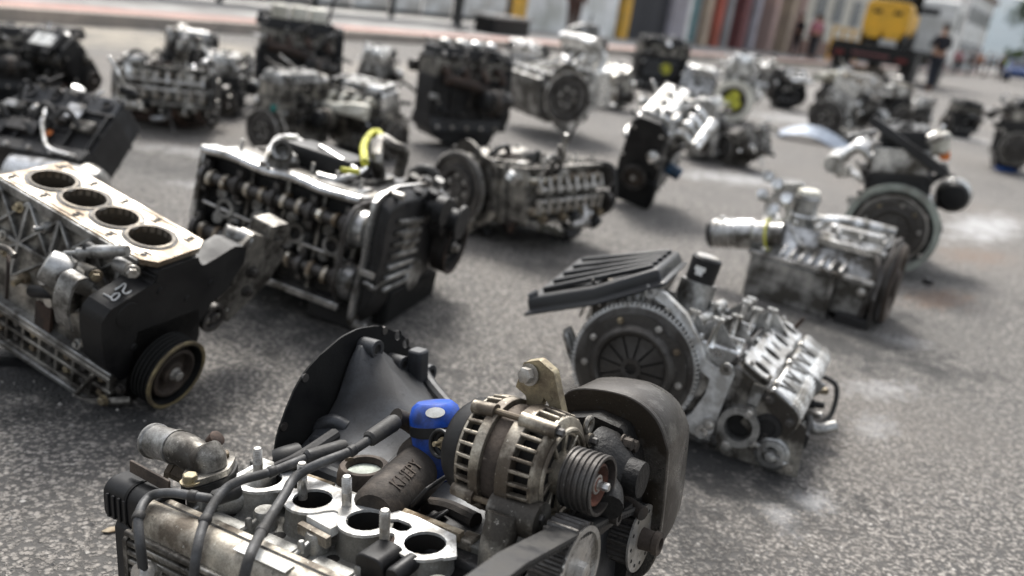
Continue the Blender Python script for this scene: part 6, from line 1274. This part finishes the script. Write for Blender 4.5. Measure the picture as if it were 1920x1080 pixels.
engine('upright engine with a pale silver valve cover, black front and blue filter', (1140, 148, 1345, 392), 246, -10, 20, 'alu', 'cover', 'deep', 'none', 'cover', ('filter', 'runners', 'starter'), .42, 13, GP, dict(front='black_plastic', pan='black_matte', filter='blue_dull', cover='alu_clean', block='alu_dull'), extra=h_bits)
def i_bits(e, h, p):
    e.P('bright_pipe', MB().tube([(-.05, -.12, .16), (-.02, -.13, .08), (.05, -.135, -.02), (.10, -.135, -.06), (.2, -.13, -.07)], .010, 10, 6), 'alu_clean')
    paint_mark(e, V((.02, -.1092, .04)), X, Z, 'orange_paint', 3, .022); e.P('port_ring', MB().ring((-.12, -.102, .12), Y, .03, .007, 28, 8), 'alu_dull'); e.P('port_ring', MB().ring((.03, -.102, .13), Y, .028, .008, 28, 8), 'iron_brown')
    for i, (x, z, w_, d_) in enumerate(((-.2, .15, .05, .02), (-.1, .05, .07, .03), (.08, .17, .04, .04), (.16, .1, .05, .025), (-.2, .02, .03, .04))): e.P('side_plate', MB().rbox(x-w_, x+w_, -.1+0-.03, -.09, z-d_, z+d_, .008, 'y'), ('alu_dull', 'steel_dark', 'alu', 'alu_dirty', 'iron_dark')[i], bevel=.004)
    e.P('sump_drum', MB().lathe((-h+.17, -.02, -.14), X, [(0, .06), (.01, .10), (.20, .11), (.30, .11), (.36, .10), (.40, .08), (.41, .04)], 32), 'alu_clean')
engine('dark engine on its side with an orange paint spot and a rounded silver sump', (-70, 170, 302, 394), -8, -50, 0, 'mixed', 'none', 'none', 'none', 'none', ('mount',), .50, 14, GP, dict(block='iron_dark', head='iron_paint'), extra=i_bits)
def j_bits(e, h, p):
    e.P('white_label', MB().rbox(-.02, .17, -.075, .045, .374, .377, .006), 'white_label'); e.P('beauty_cover', MB().rbox(-h*.9, h*.95, -.1, .09, .34, .373, .03), 'black_plastic', bevel=.008)
engine('black engine with a white label on its cover at the edge of the row', (-30, 62, 205, 192), -12, 38, 0, 'dark', 'cover', 'deep', 'none', 'cover', ('runners', 'alt'), .44, 15, GP, extra=j_bits)
engine('black engine with a clutch at the end of the row beside the white label', (-90, 45, 60, 190), 40, 0, 0, 'dark', 'cover', 'deep', 'clutch', 'cover', ('alt', 'mount'), .42, 16, GP)
engine('engine on its side with a black disc and a row of bright valve springs', (185, 92, 445, 252), 14, 78, 0, 'dirty', 'valves', 'flat', 'flywheel', 'belt', ('mount', 'exhaust'), .46, 17, GP, dict(block='alu_dull'))
engine('small grey engine behind the row of bright valve springs', (280, 82, 430, 170), 30, 0, 0, 'mixed', 'cover', 'deep', 'flywheel', 'cover', ('runners',), .42, 18, GP)
def l_bits(e, h, p): e.P('teal_mark', MB().rbox(-h-.03, -h-.015, -.08, -.05, .13, .17, .005, 'x'), 'teal_paint')
engine('dull engine showing a round grey bell face and a teal mark', (452, 118, 650, 288), 62, 0, 0, 'dirty', 'cover', 'flat', 'flywheel', 'cover', ('alt',), .40, 19, GP, dict(block='alu_dirty'), extra=l_bits)
def l2_bits(e, h, p): paint_mark(e, V((-.06, .24, .2635)), X, Y, 'yellow_paint', 5, .035); e.P('white_pipe', MB().tube([(-.2, .2, .25), (-.1, .24, .26), (.05, .25, .23), (.15, .24, .17)], .028, 12, 5), 'cream_white')
engine('engine with a cream white inlet manifold and a yellow paint blot', (590, 142, 790, 300), 152, -12, 0, 'mixed', 'cover', 'flat', 'clutch', 'cover', ('runners', 'starter'), .44, 20, GP, dict(mani='cream_white', block='alu_dirty'), extra=l2_bits)
def m_bits(e, h, p):
    for i in range(3): e.P('white_jug', MB().rbox(-.17+i*.12, -.07+i*.12, -.07, .06, .36, .45, .03), 'cream_white', bevel=.012)
    e.P('hooked_pipe', MB().tube([(.16, 0, .3), (.2, .0, .42), (.22, .02, .52), (.27, .03, .55)], .010, 8, 5), 'iron_dark')
engine('dark engine topped with three white plastic covers and a hooked pipe', (432, 48, 690, 205), 20, 0, 0, 'dark', 'cover', 'deep', 'clutch', 'cover', ('alt', 'exhaust', 'mount'), .48, 21, GP, extra=m_bits)
def n_bits(e, h, p):
    e.P('strut', MB().bar((.1, -.12, .02), (-.08, -.16, .34), .03, .012, Y), 'steel_dark', bevel=.004); e.P('strut', MB().bar((0, -.12, .05), (.06, -.16, .36), .02, .012, Y), 'steel_dark', bevel=.004)
    for i in range(4): e.P('bright_cap', MB().ell((-.15+i*.1, -.03, .385), (.035, .03, .02)), 'alu_clean')
engine('large black engine with grey struts and silver caps on top', (738, 68, 968, 278), 35, 0, 0, 'dark', 'cover', 'deep', 'none', 'cover', ('runners', 'alt', 'exhaust'), .46, 22, GP, extra=n_bits)
engine('grey engine with a brown flywheel disc next to the large black engine', (925, 105, 1185, 248), 118, 78, 0, 'alu', 'valves', 'flat', 'flywheel', 'belt', ('runners', 'starter'), .46, 23, GP)
def ym(y, z, s_, sd, o_=(0, 0, 0)):
    def f(e, h, p):
        n = V((0, -1, 0)); paint_mark(e, V((o_[0], y, z)), X, Z, 'yellow_paint', sd, s_)
    return f
def p_bits(e, h, p): paint_mark(e, V((.0, .1328, .055)), X, -Z, 'yellow_paint', 7, .05); e.P('antenna_pipe', MB().cyl((.06, 0, -.2), (.07, 0, -.30), .01, n=8), 'steel_dark'); e.P('side_sheet', MB().box(-.16, .16, .10, .1315, -.03, .14), 'alu_dull', bevel=.003)
engine('grey engine standing upside down in front of the white wall', (1035, 58, 1152, 150), 8, 180, 0, 'alu', 'cover', 'deep', 'none', 'cover', (), .40, 24, GP, extra=p_bits)
def q_bits(e, h, p): e.P('side_sheet', MB().rbox(-.18, .18, -.145, -.10, .0, .16, .03, 'y'), 'iron_paint', bevel=.006); paint_mark(e, V((.04, -.1462, .09)), X, Z, 'yellow_paint', 9, .06)
engine('dark engine with a large yellow paint mark on its flank before the arcade', (1155, 98, 1318, 175), 12, 0, 0, 'dark', 'cover', 'flat', 'none', 'cover', (), .44, 25, GP, extra=q_bits)
def r_bits(e, h, p):
    for k, (y, z, s_) in enumerate(((.0, .04, .05), (-.03, -.02, .045), (.045, -.01, .045))): paint_mark(e, V((-h-.0405-.0016*k, y, z)), -Y, Z, 'yellow_paint', 20+k, s_)
    e.P('bell_ring', MB().lathe((-h-.01, 0, 0), -X, [(0, .165), (.06, .16), (.06, .115), (.03, .11)], 40, False, False), 'cream_white'); e.P('bell_floor', MB().lathe((-h-.02, 0, 0), -X, [(0, .112), (.02, .11)], 32), 'grime_brown')
engine('engine with a pale bell ring sprayed yellow inside', (1325, 118, 1452, 228), 74, 0, 0, 'alu', 'cover', 'flat', 'none', 'none', ('starter',), .36, 26, GP, extra=r_bits)
engine('small brownish gear housing in front of the yellow sprayed ring', (1345, 212, 1458, 312), 25, 60, 0, 'dirty', 'none', 'flat', 'flywheel', 'none', (), .30, 27, GP, smin=.6)
engine('silver engine with a dark flywheel hub and white inlet bosses by the truck', (1488, 128, 1712, 262), 48, 15, 0, 'alu', 'valves', 'flat', 'flywheel', 'belt', ('runners', 'alt'), .46, 28, GP, dict(mani='cream_white'))
engine('silver engine between the yellow sprayed ring and the silver valve cover engine', (1265, 165, 1375, 295), 250, 8, 0, 'alu', 'cover', 'flat', 'clutch', 'cover', ('starter', 'alt'), .40, 29, GP, smin=.7)
engine('dark engine behind the pale bell ring', (1440, 118, 1520, 205), 200, 0, 0, 'mixed', 'cover', 'deep', 'clutch', 'cover', ('runners',), .42, 30, GP)
engine('grey engine behind the blue filter engine', (1275, 110, 1360, 190), 160, 20, 0, 'alu', 'valves', 'flat', 'flywheel', 'cover', ('runners',), .44, 31, GP)
engine('black engine in the outermost row beside the road', (1755, 192, 1852, 258), 15, 0, 0, 'dark', 'cover', 'deep', 'clutch', 'cover', ('alt',), .44, 32, GP)
engine('tall black engine heap with pale bolt heads above the blue cloth', (1838, 180, 1975, 322), 70, 0, 0, 'dark', 'cover', 'deep', 'clutch', 'cover', ('alt', 'runners', 'exhaust'), .44, 33, GP)
engine('silver engine behind the truck side row of valve gear', (1600, 165, 1735, 245), 110, 0, 0, 'mixed', 'valves', 'flat', 'clutch', 'cover', ('runners',), .42, 34, GP)
engine('grey engine tucked between the white covers and the large black engine', (655, 92, 765, 185), 80, 0, 0, 'alu', 'cover', 'flat', 'flywheel', 'cover', ('alt',), .40, 35, GP)
engine('grey engine lying beyond the brown flywheel disc', (925, 88, 1040, 165), 10, 50, 0, 'alu', 'valves', 'flat', 'flywheel', 'belt', ('runners',), .42, 36, GP)
for i, (bx_, yw, rl, pl_, tp, rr_, lb) in enumerate((((1385, 112, 1470, 172), 140, 0, 'alu', 'valves', 'clutch', 'pale engine in the last row behind the yellow sprayed ring'), ((1515, 135, 1605, 205), 70, 0, 'dark', 'cover', 'flywheel', 'dark engine in the last row in front of the truck bumper'),
        ((840, 88, 935, 160), 200, 0, 'alu', 'cover', 'clutch', 'silver engine behind the large black engine with struts'), ((1095, 118, 1195, 205), 330, 25, 'alu', 'valves', 'flywheel', 'silver engine below the upside down grey engine'),
        ((1690, 188, 1765, 250), 60, 0, 'mixed', 'cover', 'clutch', 'silver and black engine at the open end of the last row'), ((370, 128, 475, 222), 100, 0, 'mixed', 'cover', 'clutch', 'dark engine between the valve springs and the round bell face'),
        ((1560, 178, 1650, 232), 100, 0, 'alu', 'cams', 'clutch', 'engine with bare camshafts beside the dark flywheel hub'))):
    engine(lb, bx_, yw, rl, 0, pl_, tp, 'flat' if i % 2 else 'deep', rr_, 'cover' if i % 2 else 'belt', ('alt', 'runners') if i % 2 else ('runners', 'starter'), .42, 50+i, GP)
# ------------------------------------------------------------------ small things lying about
b = MB(); g_ = gnd(1525, 268); rows = []
for i in range(13):
    t = i/12; rows.append([(-.32+.64*t, -.13+.05*math.sin(t*3), .02+.05*math.sin(t*math.pi*1.4)), (-.32+.64*t, .13+.05*math.sin(t*3), .05+.09*math.sin(t*math.pi*1.1)), (-.32+.64*t, .13+.05*math.sin(t*3), .038+.09*math.sin(t*math.pi*1.1)), (-.32+.64*t, -.13+.05*math.sin(t*3), .008+.05*math.sin(t*math.pi*1.4))])
mat('blue_grey', (.30, .35, .42), .4, .3, (.16, .19, .24), .45, 8, .3, .1)
o = link('bent_guard', b.rings(rows).mesh('bent_guard'), 'blue_grey', None, 50); o.location = (g_.x, g_.y, 0); o.rotation_euler.z = -.35; tag(o, 'bent blue grey sheet metal guard lying on the road between engines', 'guard')
def flat_thing(name, label, cat, px, py, b, m_, rz=0):
    o = link(name, b.mesh(name), m_, None, 40); g_ = gnd(px, py); o.location = (g_.x, g_.y, 0); o.rotation_euler.z = rz; return tag(o, label, cat)
flat_thing('paper_scrap', 'pale paper scrap on the road before the valve gear engine', 'paper', 1035, 440, MB().tube([(-.07, 0, .012), (-.02, .01, .02), (.04, 0, .014), (.08, -.01, .01)], .016, 6, 4), 'cream_white', -.5)
flat_thing('blue_cloth', 'blue cloth on the road beside the black engine heap', 'cloth', 1885, 322, MB().ell((0, 0, .02), (.13, .08, .03), 14, 7), 'car_blue', .3)
flat_thing('bolt', 'loose dark nut on the road behind the grey engine', 'nut', 1738, 532, MB().lathe((0, 0, 0), Z, [(0, .02), (.02, .02), (.022, .016)], 6), 'iron_dark')
flat_thing('metal_bar', 'dark metal bar on the road below the numbered block', 'bar', 12, 688, MB().bar((-.05, 0, .008), (.05, .02, .008), .016, .014, Z), 'black_matte')
flat_thing('leaf', 'dry tan leaf on the asphalt beside the leads', 'leaf', 215, 995, MB().prism([(-.02, 0), (-.008, .007), (.012, .006), (.024, 0), (.01, -.007), (-.01, -.006)], (0, 0, .002), X, Y, .002), 'gasket_old', .6)
# chalk scribbles on the asphalt by the clutch engine
def scribble(px, label, pts, w_=.0022):
    g_ = gnd(*pts[0]); q = [gnd(x_, y_) for x_, y_ in pts]; b = MB(); c = catmull(q, 6); rs = []
    for i, p_ in enumerate(c):
        d = (c[min(i+1, len(c)-1)]-c[max(i-1, 0)]).normalized(); s_ = Z.cross(d)*w_; rs.append((p_-s_, p_+s_))
    vs = [p_+Z*.004 for r_ in rs for p_ in r_]; o = link('chalk_mark', b.add([tuple(v) for v in vs], [(2*i, 2*i+1, 2*i+3, 2*i+2) for i in range(len(rs)-1)]).mesh('chalk_mark'), 'chip', None, 0); tag(o, label, 'chalk mark')
scribble(0, 'chalk scribble of two loops on the asphalt right of the clutch engine', [(1548, 820), (1562, 816), (1570, 824), (1560, 828), (1552, 822), (1566, 826), (1580, 830), (1588, 836), (1578, 838), (1566, 830)])
scribble(1, 'chalk scribble on the asphalt in front of the clutch engine', [(1500, 905), (1508, 902), (1512, 910), (1506, 916), (1500, 910), (1508, 912), (1516, 918), (1512, 926)])
# stone chips and flakes scattered on the asphalt
rg = random.Random(21); b = MB()
for i in range(900):
    px, py = rg.uniform(-50, 1950), 330+750*rg.random()**.8; g_ = gnd(px, py); s_ = rg.choice((.0015, .002, .003, .004))*(1.5 if rg.random() < .06 else 1); a = rg.uniform(0, 6.28)
    P_ = [V((g_.x+math.cos(a+k*1.57)*s_*rg.uniform(.6, 1.3), g_.y+math.sin(a+k*1.57)*s_*rg.uniform(.6, 1.3), .0)) for k in range(4)]; t = V((g_.x, g_.y, s_*.9))
    b.add(P_+[t], [(0, 1, 4), (1, 2, 4), (2, 3, 4), (3, 0, 4)])
o = link('stone_chips', b.mesh('stone_chips'), 'chip', None, 0); tag(o, 'tiny pale stone chips scattered over the asphalt', kind='stuff')
